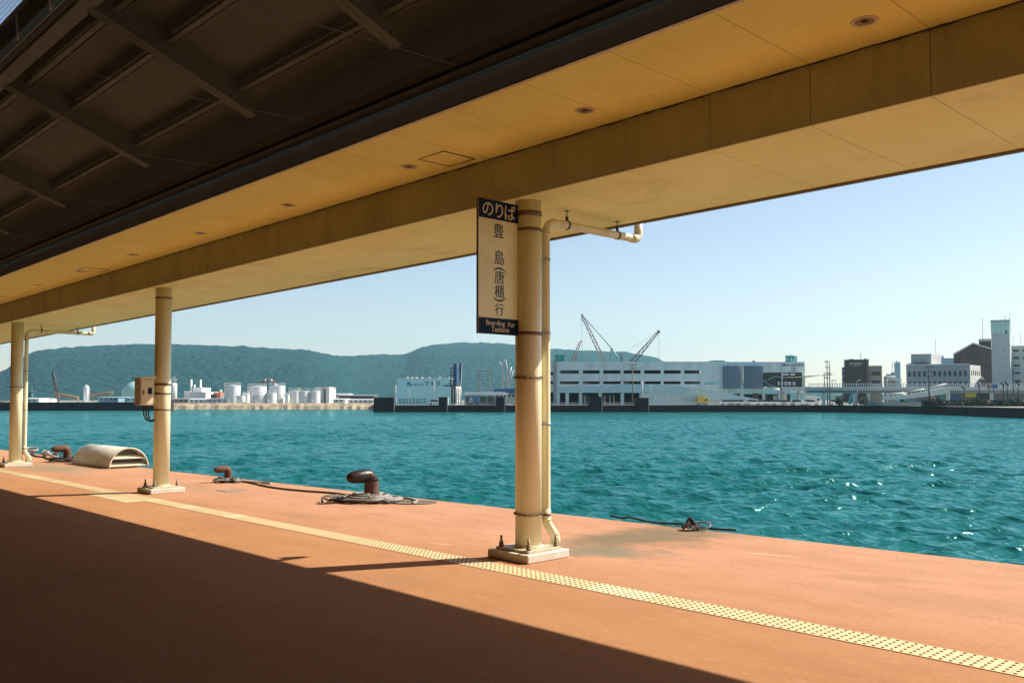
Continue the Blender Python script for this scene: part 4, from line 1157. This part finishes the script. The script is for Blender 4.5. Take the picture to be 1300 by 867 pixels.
for k_ in range(14): 
    px = 1114+5.8*k_; yy = np.interp(px,[1114,1140,1165,1192],[501,498.4,494,487.4]); f.bar(mb,px,yy,px,yy+3.4,.07,-4)
mb.build('ramp_railing', rail_m, t)
f = Far('base_wall', 'low blue grey retaining wall at the foot of the walkway ramp', 'wall', 1150, 226)
f.part('wall', M('base_wall_m',(.24,.32,.34),.85,(.16,.22,.24),.3,.9), 1102,1172,510.3,None,0,1)
f = Far('base_wall', 'dark overgrown retaining wall under the walkway at the right edge', 'wall', 1260, 204)
f.part('wall', M('base_wall_d',(.07,.09,.09),.9,(.04,.05,.045),.4,1), 1172,1400,508,None,0,1)
def leafy(f, x0,x1,yt,n,d,mat,seed,name='foliage'):
    rs = random.Random(seed); mb = MB()
    a,b = f.X(x0), f.X(x1); h = f.Z(yt)
    for i in range(n):
        u = rs.random(); x = a+(b-a)*u; z = rs.random()**.8*h*(.75+.25*sin(u*19)); y = d+rs.uniform(-1,1)
        s_ = rs.uniform(.12,.3); q = Vector((rs.uniform(-1,1),rs.uniform(-1,1),rs.uniform(-1,1))).normalized(); u_ = q.orthogonal().normalized(); v_ = q.cross(u_)
        c = Vector((x,y,z)); mb.add([c-u_*s_, c+v_*s_*.6, c+u_*s_, c-v_*s_*.6], [(0,1,2,3)])
    return mb.build(name, mat, f.t)
leaf_m = M('shrub_leaf', (.05,.075,.04), .7, (.03,.05,.03), 1, 1)
f = Far('hedge', 'dark green hedge along the base of the elevated walkway at right', 'hedge', 1240, 202)
leafy(f, 1175, 1330, 506, 2600, 0, leaf_m, 4)
for x0,x1,yt,lab,sd_ in ((1062,1070,502,'small roundish shrub between the utility poles and the brown office',1),(1090,1104,503.5,'wide shrub in front of the brown office',2),(1143,1150,504.5,'small shrub below the walkway ramp',3)):
    f = Far('shrub', lab, 'shrub', (x0+x1)/2, 233); leafy(f, x0,x1,yt,420,0,M('shrub_leaf_b',(.07,.09,.04),.7),sd_)
    mb = MB(); mb.tube([(0,0,0),(0,0,1)],.08,5); mb.build('stem', wood_m, f.t)

f = Far('brown_office', 'dark brown office block with white writing high on its wall and a tan wing', 'office building', 1095, 330, turned=True)
f.part('main_block', brown_b, 1072,1103.4,456.2,None,0,18)
f.part('side_block', far_conc_d, 1068.8,1071.9,465.5,None,2,18); f.part('tan_wing', tan_b, 1104,1120,464.3,None,.5,18)
f.part('lit_edge', M('brown_sunlit',(.15,.125,.11),.7), 1100.5,1103.5,456,None,-.4,-.02)  # paler brown strip stands for the sunlit right face
f.part('roof_box', brown_b, 1078,1084,454.8,456.1,5,9); f.part('roof_box', brown_b, 1098,1100,454.6,456.1,3,6)
f.wins([(1106.8,1118,471.7,476.8),(1106.8,1118,483,487.2),(1106.8,1118,496.5,499.5)], glass_d, .42)
f.wins([(1069.5,1071.5,472,475),(1069.5,1071.5,480,483)], glass_d, 1.9)
a_ = area(330)
lettering([('高松港管理所',0,0,2.6*a_),('TAKAMATSU',0,-3.0*a_,1.6*a_)], text_w, f.t, fr3(1087,461.4,-.07), 'wall_writing')
mb = MB(); f.bar(mb,1093.2,456,1093.2,444,.08,6); f.bar(mb,1091.5,451,1095,451,.06,6); f.bar(mb,1092,453,1094.4,453,.06,6); mb.build('aerial', steel_l, f.t)
f = Far('blue_tower', 'pale blue slab tower with stepped top far behind the walkway', 'tower', 1138, 520, turned=True)
f.part('slab', blue_b, 1135.8,1143.6,460,None,0,10); f.part('top_box', blue_b, 1138.5,1140.5,457.8,459.9,2,6)
f.part('low_wing', blue_b, 1125,1135.6,474.5,None,1,12); f.part('step', blue_b, 1131.5,1135.6,472.5,474.4,2,8)
mb = MB(); f.bar(mb,1133.2,472.5,1133.2,459.5,.12,3); f.bar(mb,1132.6,466,1134.6,462,.1,3); mb.build('aerial', steel_d, f.t)
f = Far('white_hut', 'small white flat roofed pavilion under the blue tower', 'pavilion', 1133, 300, turned=True)
f.part('roof', far_white, 1126,1145.5,481.3,482.2,0,8); f.part('wall', far_conc_d, 1122,1137,477,None,6,10); f.part('roof_slope', far_white,1126,1137,476.4,478.5,2,5.5)
mb = MB(); f.bar(mb,1126.6,514,1126.6,481.5,.15); f.bar(mb,1145,514,1145,481.5,.15); mb.build('post', far_white, f.t)
f = Far('grey_office', 'wide grey office with a row of small dark windows and a rooftop penthouse', 'office building', 1197, 262, turned=True)
f.part('main_block', M('grey_front_shaded',(.36,.42,.43),.8,(.29,.35,.36),.4,.8, stretch=(1,1,.25)), 1150.2,1231.6,463.5,None,0,16)  # front in a darker grey than the right face, its shade painted in
mb = MB(); x1,x2 = f.X(1231.6)+.01, f.X(1246); mb.prism([(x1,0),(x2,9),(x2,16),(x1,16)], 0, f.Z(463.7)); mb.build('lit_right_face', grey_b, f.t)  # right face of the block, sunlight put in as a paler grey
f.part('parapet', grey_b, 1149.8,1231.8,461.9,463.4,-.15,16)
f.part('penthouse', M('penthouse_front_shaded',(.36,.41,.42),.8), 1156.3,1182.8,448.2,461.8,3,12)  # front darkened in the colour to set off the lit side
mb = MB(); x1,x2 = f.X(1182.8)+.01, f.X(1195.5); mb.prism([(x1,3),(x2,8),(x2,13),(x1,13)], f.Z(461.8), f.Z(448.4)); mb.build('penthouse_lit_side', grey_b, f.t)  # sunlit side of the penthouse, painted paler than its front
f.part('roof_clutter', roof_d, 1160,1180,460,461.8,1,2.5); f.part('stair_head', grey_b, 1152.2,1156,459.8,461.8,4,10); f.part('roof_unit', roof_d, 1199,1210,460.6,461.8,4,10)
wx = [1152.8+6.5*i for i in range(12)]
f.wins([(x,x+3.2,471,477.6) for x in wx if not 1174<x<1180], glass_d); f.wins([(x,x+3.2,484.2,489) for x in wx], glass_d)
f.wins([(x,x+3.2,499,504) for x in wx], glass_d)
for i in range(5):
    u0 = .12+.18*i; xx = x1 = f.X(1231.6)+(f.X(1246)-f.X(1231.6))*u0; yy = 9*u0
    dx = (f.X(1246)-f.X(1231.6))*.07; 
    mb = MB(); mb.add([(xx+.02,yy-.05,f.Z(476.5)),(xx+dx+.02,yy+9*.07-.05,f.Z(476.5)),(xx+dx+.02,yy+9*.07-.05,f.Z(470.6)),(xx+.02,yy-.05,f.Z(470.6)),
       (xx+.02,yy+.1,f.Z(476.5)),(xx+dx+.02,yy+9*.07+.1,f.Z(476.5)),(xx+dx+.02,yy+9*.07+.1,f.Z(470.6)),(xx+.02,yy+.1,f.Z(470.6))],[(0,1,2,3),(4,5,6,7),(0,4,5,1),(1,5,6,2),(2,6,7,3),(3,7,4,0)]); mb.build('window', glass_d, f.t)
mb = MB(); f.bar(mb,1188.5,448.5,1188.5,426,.07,9); mb.build('aerial', steel_l, f.t)
mb = MB(); mb.add([(f.X(1245),6,f.Z(481)),(f.X(1251),6,f.Z(482)),(f.X(1247),6,f.Z(477)),(f.X(1245),11,f.Z(481)),(f.X(1251),11,f.Z(482)),(f.X(1247),11,f.Z(477))],[(0,1,2),(3,4,5),(0,1,4,3),(1,2,5,4),(0,2,5,3)]); mb.build('awning', far_white, f.t)
f = Far('blue_block', 'pale blue flat building peeking out behind the grey office penthouse', 'building', 1203, 420, turned=True)
f.part('block', blue_b, 1195,1211.5,454.6,None,0,10); f.part('roof_box', blue_b, 1196,1199,451.6,454.5,1,5)
f = Far('gabled_hall', 'brown gabled brick hall with dark upper windows left of the white tower', 'hall', 1236, 290, turned=True)
t = f.t
mb = MB(); mb.xz([(f.X(a),f.Z(b)) for a,b in [(1211.2,514),(1261,514),(1261,443.3),(1236.3,435.3),(1211.2,448.6)]], 0, 25); mb.build('wall', M('hall_brick',(.13,.095,.085),.85,(.10,.075,.07),.3,.9), t)
mb = MB()
for (a,b),(c,d) in (((1210.2,449.2),(1236.3,435.2)),((1236.3,435.2),(1262,443.4))):
    mb.sbox((f.X(a),-.3,f.Z(b)),(f.X(c),-.3,f.Z(d)),.5,.35)
mb.build('roof_edge', grey_b, t)
mb = MB(); mb.add([(f.X(1236.3),-.2,f.Z(434.9)),(f.X(1261),-.2,f.Z(442.9)),(f.X(1261),25,f.Z(442.9)),(f.X(1236.3),25,f.Z(434.9)),(f.X(1211),-.2,f.Z(448.2)),(f.X(1211),25,f.Z(448.2))],[(0,1,2,3),(4,0,3,5)]); mb.build('roof', roof_d, t)
f.wins([(1226.5,1235,448.4,456.6),(1237.8,1245.4,448.4,456.6)], glass_d)
f.wins([(1233.5,1235.6,438.6,442),(1237,1239,438.6,442),(1218,1221.4,452.5,456.5),(1252,1254.5,451.5,455.5),(1252,1254.5,464,468)], M('hall_window',(.05,.035,.03),.4))
f = Far('rooftop_block', 'dark box building with a band of pale windows behind the gabled hall', 'building', 1252, 330, turned=True)
f.part('block', brown_b, 1243.8,1259.6,430.3,None,0,12); f.wins([(1245+2.4*i,1246.8+2.4*i,431,433.2) for i in range(6)], far_white)  # lit windows, their brightness put in as white colour
mb = MB(); f.bar(mb,1249,430.5,1249,402,.1,4); mb.build('aerial', steel_l, f.t)
f = Far('white_tower', 'white lift tower with a glass box on top at the right edge', 'tower', 1275, 255, turned=True)
t = f.t
wt = M('tower_white',(.50,.57,.57),.75,(.40,.47,.48),.4,.8, stretch=(1,1,.2))
f.part('shaft', wt, 1259.8,1283.2,423.6,None,0,6)
mb = MB(); x1,x2 = f.X(1283.2)+.01, f.X(1285.4); mb.prism([(x1,0),(x2,4),(x2,6),(x1,6)],0,f.Z(424)); mb.build('lit_side', wt, t)
f.part('wing', wt, 1283.5,1345,438.6,None,6.1,24)
f.part('wing_parapet', far_white, 1283.3,1345.2,438,438.5,5.9,24)
f.wins([(1275.6,1277,444,445.2),(1275.8,1277.2,453.8,455),(1276,1277.4,463.4,464.6),(1276.4,1277.8,473.2,474.4),(1276.6,1278,483,484.2)], glass_d)
f.wins([(1287.8,1294.6,442.9,445.6),(1287.8,1295,452.3,455),(1288,1295.4,462,464.8),(1288.6,1295.8,471.6,474.2),(1288.8,1296.4,482,485),(1300,1307,442.9,445.6),(1300,1307,452.3,455)], glass_d, 6.02)
tg = M('tower_glass',(.30,.46,.46),.08,(.2,.33,.34),.5,.6)
bpy.data.materials['tower_glass'].node_tree.nodes['Principled BSDF'].inputs['Transmission Weight'].default_value = .75
f.part('glass_box', tg, 1259.6,1283,407.4,423.4,.1,6)
mb = MB()
for px in (1259.4,1265.2,1271.2,1277.2,1282.6): f.bx(mb,px,px+.6,406.4,423.5,-.05,.08)
f.bx(mb,1259,1283.6,406,407.3,-.2,6.2); f.bx(mb,1259.4,1283,412.4,413,-.05,.08)
mb.build('glass_frame', M('frame_teal',(.40,.55,.54),.5), t)
f.part('lift_motor', steel_d, 1277.8,1280.4,419,423.4,2,3.5)
mb = MB(); f.bar(mb,1284.2,424,1284.2,395,.08,5); f.bar(mb,1277.8,406,1277.8,398.5,.06,3); f.bar(mb,1276.6,402,1281,402,.06,3); f.bar(mb,1288,438,1288,424,.08,9); f.bar(mb,1297.2,438,1297.2,420,.07,9); mb.build('aerial', steel_l, t)
# shops and signs under the walkway
f = Far('shop_row', 'row of small dark shops under the elevated walkway', 'shops', 1220, 244)
f.part('wall', M('shop_wall',(.16,.15,.15),.8), 1184,1310,498,None,2,10)
for x0,x1,m_ in ((1186,1191,tan_b),(1196,1204,M('shop_teal',(.1,.22,.25),.6)),(1209,1223.5,M('mural_blue',(.05,.12,.22),.6)),(1244,1260,dark_op)): f.part('shop_front', m_, x0,x1,499,510,1.7,1.95)
f = Far('yellow_sign', 'yellow shop sign board under the elevated walkway', 'sign', 1233, 240)
f.part('board', M('sign_yellow',(.55,.52,.04),.5), 1226,1239.5,496.5,504,0,.2)
mb = MB(); f.bar(mb,1227.5,512,1227.5,504,.1,.1); f.bar(mb,1238,512,1238,504,.1,.1); mb.build('post', steel_d, f.t)
lettering([('〜〜〜',0,0,4*area(240))], M('sign_green',(.1,.25,.03),.5), f.t, fr3(1233,500,-.02), 'marks') if False else None
for i,(px,py,lab) in enumerate([(1274,486.5,'dark angled floodlight pole, at the left of three near the white tower'),(1279,485.5,'dark angled floodlight pole in the middle of three near the white tower'),(1293,485.5,'dark angled floodlight pole, at the right of three near the white tower'),(1224,491,'dark angled floodlight pole in front of the yellow sign')]):
    f = Far('floodlight', lab, 'floodlight', px, 200, 'floodlights on the right shore'); mb = MB()
    mb.tube([(0,0,0),(0,0,f.Z(py+1.5))],.12,6); mb.build('post', steel_d, f.t)
    mb = MB(); mb.sbox((f.X(px-3.2),0,f.Z(py-.8)),(f.X(px+1.6),0,f.Z(py+2.6)),.5,.16); mb.build('lamp_head', steel_d, f.t)
def lamp(px,py,D,lab,arm=5,mat=None):
    f = Far('street_lamp', lab, 'street lamp', px, D, 'street lamps on the far shore'); m_ = mat or steel_l; mb = MB()
    h = f.Z(py); w = arm*area(D); mb.tube([(0,0,0),(0,0,h-.4),(w*.3,0,h),(w,0,h+.05)],[.13,.09,.07,.06],7); mb.build('post', m_, f.t)
    MB().bbox(w*.7,w*1.25,-.15,.15,h-.12,h+.06,.03).build('lamp_head', m_, f.t)
lamp(1056.5,482,250,'thin curved street lamp on the walkway left of the brown office'); lamp(1060.5,482.5,248,'short curved street lamp just right of the utility poles',-4)
lamp(1088,482.5,232,'pale street lamp in front of the brown office',4); lamp(1286.5,467.5,215,'tall dark street lamp in front of the white tower',7,steel_d)
lamp(1243.5,484,228,'thin dark street lamp in front of the gabled hall',3,steel_d); lamp(520,494.5,262,'thin street lamp in front of the left part of the teal warehouse',-4)
f = Far('signpost', 'dark tall post with small brown and blue boards under the walkway', 'signpost', 1243, 225)
mb = MB(); f.bar(mb,1243.4,512,1243.4,484,.14); mb.build('post', steel_d, f.t); f.part('blue_board', M('board_blue',(.05,.16,.28),.5),1259.5,1267,487.6,493,0,.2); f.part('brown_board', M('board_brown',(.25,.14,.08),.6),1254,1258,488,493,0,.2)
mb = MB(); f.bar(mb,1262,512,1262,487.5,.1,.1); f.bar(mb,1256,512,1256,488,.1,.1); mb.build('board_post', steel_d, f.t)
f = Far('flag_sculpture', 'teal sail shaped sculpture standing beside the brown office under the walkway', 'sculpture', 1079, 236)
mb = MB(); mb.xz([(f.X(a),f.Z(b)) for a,b in [(1077,513),(1081,513),(1082.5,501),(1086.5,497.5),(1081,499),(1078.5,504)]],0,.6); mb.build('sail', M('sail_teal',(.10,.42,.44),.5), f.t)

# ---- cars along the far quay road
def car_proto():
    t = thing('parked_car', '', 'car', (0,0,0), FA, 'small cars on the far quay road')
    mb = MB(); mb.xz([(-2.1,.35),(2.1,.35),(2.12,.75),(1.5,.92),(-1.9,.95),(-2.1,.8)],0,1.7); mb.build('body', far_white, t)
    mb = MB(); mb.xz([(-1.6,.93),(.95,.93),(.45,1.42),(-1.2,1.45)],.1,1.6); mb.build('cabin', glass_d, t)
    MB().box(-1.15,.4,.15,1.55,1.455,1.48).build('roof', far_white, t)
    for x in (-1.3,1.3):
        for y in (0,1.5): MB().tube([(x,y-.01,.33),(x,y+.2,.33)],.33,12,smooth=False).build('wheel', tyre_m, t)
    return t
cp = car_proto(); used = False
for px,D,lab in ((924,249,'small white car at the left end of the row below the blue panels'),(932.5,249,'second small white car of the row below the blue panels'),(941,249,'small white car below the slit between the blue panels'),
   (957,249,'small white car parked left of the glass hall'),(969,249.5,'small white car below the glass staircase'),(978,249,'small white car right of the glass staircase'),
   (989,248,'small white car under the balcony band of the terminal'),(1001,248,'small white car under the pale entrance canopy'),(1014,248,'small white car below the green glass drum'),
   (1031,246,'small white car left of the tallest utility pole'),(1063,246,'small white car right of the tallest utility pole'),(553,251,'small white car by the pole of the teal warehouse')):
    p = fw(FL(px,D),D,.03)
    if not used: cp.location = p; cp['label'] = lab; used = True
    else: dup(cp, p, lab)
truck(1026,1041,502.6,262,far_white,far_white,'white delivery truck under the walkway beside the terminal',True)

# ------------------------------------------------------------------ hills
prof_px = [-700,-300,-120,-40,0,28,37,52,74,96,120,157,175,194,241,281,315,350,389,408,421,433,447,461,477,500,513,523,534,556,589,626,654,700,732,754,767,787,803,827,845,900,1000,1200,1500,2000]
prof_py = [506,503,495,484,476,460,452,448.6,446.2,444.3,442.4,440.6,439.8,440.2,441,442,443,446.5,448,451.6,455.6,455,457.3,454,453,452.4,453.8,449.5,443.6,440.7,438.5,438.5,440.7,446.8,447.8,449,451,451,452,455.4,462,480,499,503,505,506]
NX, NY = 620, 46
pxs = np.linspace(-650,1900,NX)
yy = np.interp(pxs, prof_px, prof_py)
k5 = np.ones(5)/5; yy = np.convolve(np.pad(yy,2,'edge'), k5, 'valid')
w = 1/(1+np.exp(-(pxs-445)/16))                 # left plateau nearer than the right ridge
Dr = 3000*(1-w)+3900*w
vs = np.zeros((NY,NX,3))
for j in range(NY):
    v = j/(NY-1)
    for i in range(NX):
        D = Dr[i]*(0.50+.62*v) if v < .8 else Dr[i]*(0.50+.62*.8 + (v-.8)*1.6)
        s_ = min(1, v/.8)
        prof = math.sin(s_*pi/2)**1.15 if v <= .8 else max(0, 1-(v-.8)*2.2)
        lat = float(pxs[i]-650)/FPX*D*1.003
        ridge = FZ(yy[i], Dr[i]*(0.50+.62*.8), 650)
        q = Vector((lat*.004, D*.004, 0))
        nz = noise.fractal(q, 1.0, 2.0, 5)
        nb = noise.fractal(Vector((lat*.03, D*.03, 3)), .8, 2.0, 3)
        z = ridge*prof + nz*11*math.sin(min(1,s_)*pi) + nb*5.0*min(1,prof*2) 
        p = fw(lat, D, max(z,-3)); vs[j,i] = p
mb = MB(); mb.v = [tuple(p) for p in vs.reshape(-1,3)]
mb.f = [(j*NX+i, j*NX+i+1, (j+1)*NX+i+1, (j+1)*NX+i) for j in range(NY-1) for i in range(NX-1)]
mb.m = [0]*len(mb.f); mb.sm = [True]*len(mb.f)
def hill_material():
    m = bpy.data.materials.new('wooded_hill'); m.use_nodes = True
    nt = m.node_tree; N = nt.nodes; L = nt.links; b = N['Principled BSDF']; b.inputs['Roughness'].default_value = .95; b.inputs['Specular IOR Level'].default_value = .1
    g = N.new('ShaderNodeNewGeometry')
    n1 = N.new('ShaderNodeTexNoise'); n1.inputs['Scale'].default_value = .012; n1.inputs['Detail'].default_value = 6; L.new(g.outputs['Position'], n1.inputs['Vector'])
    vo = N.new('ShaderNodeTexVoronoi'); vo.inputs['Scale'].default_value = .06; L.new(g.outputs['Position'], vo.inputs['Vector'])
    r = N.new('ShaderNodeMapRange'); r.inputs[1].default_value = .3; r.inputs[2].default_value = .7; L.new(n1.outputs['Fac'], r.inputs[0])
    mx = N.new('ShaderNodeMix'); mx.data_type = 'RGBA'; mx.inputs[6].default_value = (.008,.048,.048,1); mx.inputs[7].default_value = (.015,.066,.058,1); L.new(r.outputs[0], mx.inputs[0])
    sp = N.new('ShaderNodeSeparateColor'); L.new(vo.outputs['Color'], sp.inputs[0])
    r2 = N.new('ShaderNodeMapRange'); r2.inputs[3].default_value = 0; r2.inputs[4].default_value = .6; L.new(sp.outputs[0], r2.inputs[0])
    m2 = N.new('ShaderNodeMix'); m2.data_type = 'RGBA'; m2.inputs[7].default_value = (.008,.04,.04,1); L.new(mx.outputs[2], m2.inputs[6]); L.new(r2.outputs[0], m2.inputs[0])
    L.new(m2.outputs[2], b.inputs['Base Color'])
    bp = N.new('ShaderNodeBump'); bp.inputs['Strength'].default_value = 1; bp.inputs['Distance'].default_value = 7; bp.invert = True
    L.new(vo.outputs['Distance'], bp.inputs['Height']); 
    n3 = N.new('ShaderNodeTexNoise'); n3.inputs['Scale'].default_value = .012; n3.inputs['Detail'].default_value = 5; L.new(g.outputs['Position'], n3.inputs['Vector'])
    b2 = N.new('ShaderNodeBump'); b2.inputs['Strength'].default_value = .8; b2.inputs['Distance'].default_value = 11
    L.new(n3.outputs['Fac'], b2.inputs['Height']); L.new(b2.outputs[0], bp.inputs['Normal']); L.new(bp.outputs[0], b.inputs['Normal'])
    return m
struct(mb.build('hills', hill_material()))

# ------------------------------------------------------------------ water
def water_material():
    m = bpy.data.materials.new('harbour_water'); m.use_nodes = True
    nt = m.node_tree; N = nt.nodes; L = nt.links; b = N['Principled BSDF']
    b.inputs['Roughness'].default_value = .08; b.inputs['IOR'].default_value = 1.333
    b.inputs['Specular IOR Level'].default_value = .2
    b.inputs['Specular Tint'].default_value = (.45,.9,1,1)
    g = N.new('ShaderNodeNewGeometry')
    n0 = N.new('ShaderNodeTexNoise'); n0.inputs['Scale'].default_value = .05; n0.inputs['Detail'].default_value = 4; L.new(g.outputs['Position'], n0.inputs['Vector'])
    mx = N.new('ShaderNodeMix'); mx.data_type = 'RGBA'; mx.inputs[6].default_value = (.007,.098,.093,1); mx.inputs[7].default_value = (.010,.125,.116,1)
    L.new(n0.outputs['Fac'], mx.inputs[0])
    def bump(scale, dist, st, prev=None, strength=1):
        mp = N.new('ShaderNodeMapping'); mp.inputs['Scale'].default_value = st; mp.inputs['Rotation'].default_value = (0,0,-FA)
        L.new(g.outputs['Position'], mp.inputs['Vector'])
        n = N.new('ShaderNodeTexNoise'); n.inputs['Scale'].default_value = scale; n.inputs['Detail'].default_value = 3; L.new(mp.outputs[0], n.inputs['Vector'])
        bp = N.new('ShaderNodeBump'); bp.inputs['Strength'].default_value = strength; bp.inputs['Distance'].default_value = dist
        L.new(n.outputs['Fac'], bp.inputs['Height'])
        if prev is not None: L.new(prev, bp.inputs['Normal'])
        return bp.outputs[0]
    a = bump(.35, .5, (.5,1,1)); a = bump(1.1, .30, (.55,1,1), a); a = bump(3.2, .09, (.6,1,1), a); a = bump(8, .02, (.7,1,1), a); a = bump(22, .008, (1,1,1), a)
    # murky harbour water: scattered teal body under a wave-averaged sky reflection
    df = N.new('ShaderNodeBsdfDiffuse'); L.new(mx.outputs[2], df.inputs['Color']); L.new(a, df.inputs['Normal'])
    gl = N.new('ShaderNodeBsdfGlossy'); gl.inputs['Color'].default_value = (.54,.90,.94,1); gl.inputs['Roughness'].default_value = .09; L.new(a, gl.inputs['Normal'])
    fr_ = N.new('ShaderNodeFresnel'); fr_.inputs['IOR'].default_value = 1.33; L.new(a, fr_.inputs['Normal'])
    mr = N.new('ShaderNodeMapRange'); mr.inputs[1].default_value = 0; mr.inputs[2].default_value = 1; mr.inputs[3].default_value = .01; mr.inputs[4].default_value = .78; L.new(fr_.outputs[0], mr.inputs[0])
    ms = N.new('ShaderNodeMixShader'); L.new(mr.outputs[0], ms.inputs[0]); L.new(df.outputs[0], ms.inputs[1]); L.new(gl.outputs[0], ms.inputs[2])
    L.new(ms.outputs[0], N['Material Output'].inputs['Surface']); N.remove(b)
    return m
wm = water_material()
na, nr = 820, 1000
ang = np.linspace(Rd(-66), Rd(62), na)
rr = 6.0*np.exp(np.linspace(0, math.log(360/6.0), nr))
A_, R2_ = np.meshgrid(ang, rr)
lat = R2_*np.sin(A_); dep = R2_*np.cos(A_)
X = RT[0]*lat + F0[0]*dep; Y = RT[1]*lat + F0[1]*dep
Zw = np.zeros_like(X); sp = np.maximum(R2_*(math.log(360/6.0)/nr), R2_*(ang[1]-ang[0]))
wind = math.atan2(-F0[1]+.25*RT[1], -F0[0]+.25*RT[0])
DX = np.zeros_like(X); DY = np.zeros_like(X)
for i in range(130):
    lam = .26*np.exp(rng.random()*math.log(2.9/.26))
    th = wind + rng.normal(0, .48)
    kx, ky = cos(th)*2*pi/lam, sin(th)*2*pi/lam
    amp = .0074*lam**.9
    ph = rng.random()*2*pi
    fade = np.clip((lam/sp - 2.0)/2.0, 0, 1)
    arg = kx*X + ky*Y + ph
    Zw += amp*fade*np.cos(arg); q = .8*amp*fade*np.sin(arg)
    DX -= cos(th)*q; DY -= sin(th)*q
gust = .75 + .45*np.sin(X*.11+.7)*np.sin(Y*.083+1.3)
Zw *= gust
V = np.stack([X+DX, Y+DY, WZ+Zw], -1).reshape(-1,3)
idx = np.arange(na*nr).reshape(nr,na)
Fq = np.stack([idx[:-1,:-1], idx[:-1,1:], idx[1:,1:], idx[1:,:-1]], -1).reshape(-1,4)
me = bpy.data.meshes.new('water')
me.vertices.add(len(V)); me.vertices.foreach_set('co', V.astype(np.float32).ravel())
me.loops.add(Fq.size); me.loops.foreach_set('vertex_index', Fq.astype(np.int32).ravel())
me.polygons.add(len(Fq)); me.polygons.foreach_set('loop_start', np.arange(0,Fq.size,4,dtype=np.int32))
me.polygons.foreach_set('use_smooth', np.ones(len(Fq),dtype=bool))
me.update(calc_edges=True); me.validate(); me.materials.append(wm)
if me.polygons[0].normal.z < 0: me.flip_normals()
o = bpy.data.objects.new('water', me); col.objects.link(o); struct(o)
mb = MB(); mb.add([(-5500,-5500,WZ-.25),(5500,-5500,WZ-.25),(5500,5500,WZ-.25),(-5500,5500,WZ-.25)], [(0,1,2,3)])
struct(mb.build('sea', wm))

# ------------------------------------------------------------------ air
HAZE = .92e-4
hm = bpy.data.materials.new('haze'); hm.use_nodes = True
nt = hm.node_tree; nt.nodes.remove(nt.nodes['Principled BSDF'])
pv = nt.nodes.new('ShaderNodeVolumePrincipled'); pv.inputs['Density'].default_value = HAZE
pv.inputs['Color'].default_value = (.40,.80,1.0,1); pv.inputs['Anisotropy'].default_value = .2
nt.links.new(pv.outputs[0], nt.nodes['Material Output'].inputs['Volume'])
o = MB().box(-5600,5600,-5600,5600,-8,420).build('haze', hm); o['kind'] = 'stuff'

# ------------------------------------------------------------------ light
AZ, EL = Rd(24.9), Rd(42.4)
sd = Vector((sin(AZ)*cos(EL), cos(AZ)*cos(EL), sin(EL)))
sun = bpy.data.objects.new('sun', bpy.data.lights.new('sun', 'SUN')); col.objects.link(sun)
sun.data.energy = 5.0; sun.data.angle = Rd(.5); sun.data.color = (1,.92,.80)
sun.rotation_euler = sd.to_track_quat('Z','Y').to_euler(); sun.location = sd*60
wd = bpy.data.worlds.new('World'); sc.world = wd; wd.use_nodes = True
nt = wd.node_tree; bg = nt.nodes['Background']
sk = nt.nodes.new('ShaderNodeTexSky'); sk.sky_type = 'NISHITA'; sk.sun_disc = False
sk.sun_elevation = EL; sk.sun_rotation = AZ; sk.air_density = 1.0; sk.dust_density = .5; sk.ozone_density = 1.2
tn = nt.nodes.new('ShaderNodeMix'); tn.data_type = 'RGBA'; tn.blend_type = 'MULTIPLY'; tn.inputs[0].default_value = 1
tn.inputs[7].default_value = (1.10,.965,.93,1)           # white balance of the photograph
nt.links.new(sk.outputs[0], tn.inputs[6]); nt.links.new(tn.outputs[2], bg.inputs['Color']); bg.inputs['Strength'].default_value = .093

sc.render.engine = 'CYCLES'
cy = sc.cycles
cy.use_denoising = True
try: cy.denoiser = 'OPENIMAGEDENOISE'
except Exception: pass
cy.max_bounces = 8; cy.diffuse_bounces = 5; cy.glossy_bounces = 3; cy.transmission_bounces = 4; cy.transparent_max_bounces = 8
cy.volume_bounces = 0; cy.sample_clamp_indirect = 6; cy.caustics_reflective = False; cy.caustics_refractive = False
cy.use_adaptive_sampling = True; cy.adaptive_threshold = .015
vs_ = sc.view_settings
sc.display_settings.display_device = 'sRGB'
vs_.view_transform = 'Standard'; vs_.look = 'None'; vs_.exposure = .75; vs_.gamma = 1; vs_.use_curve_mapping = False
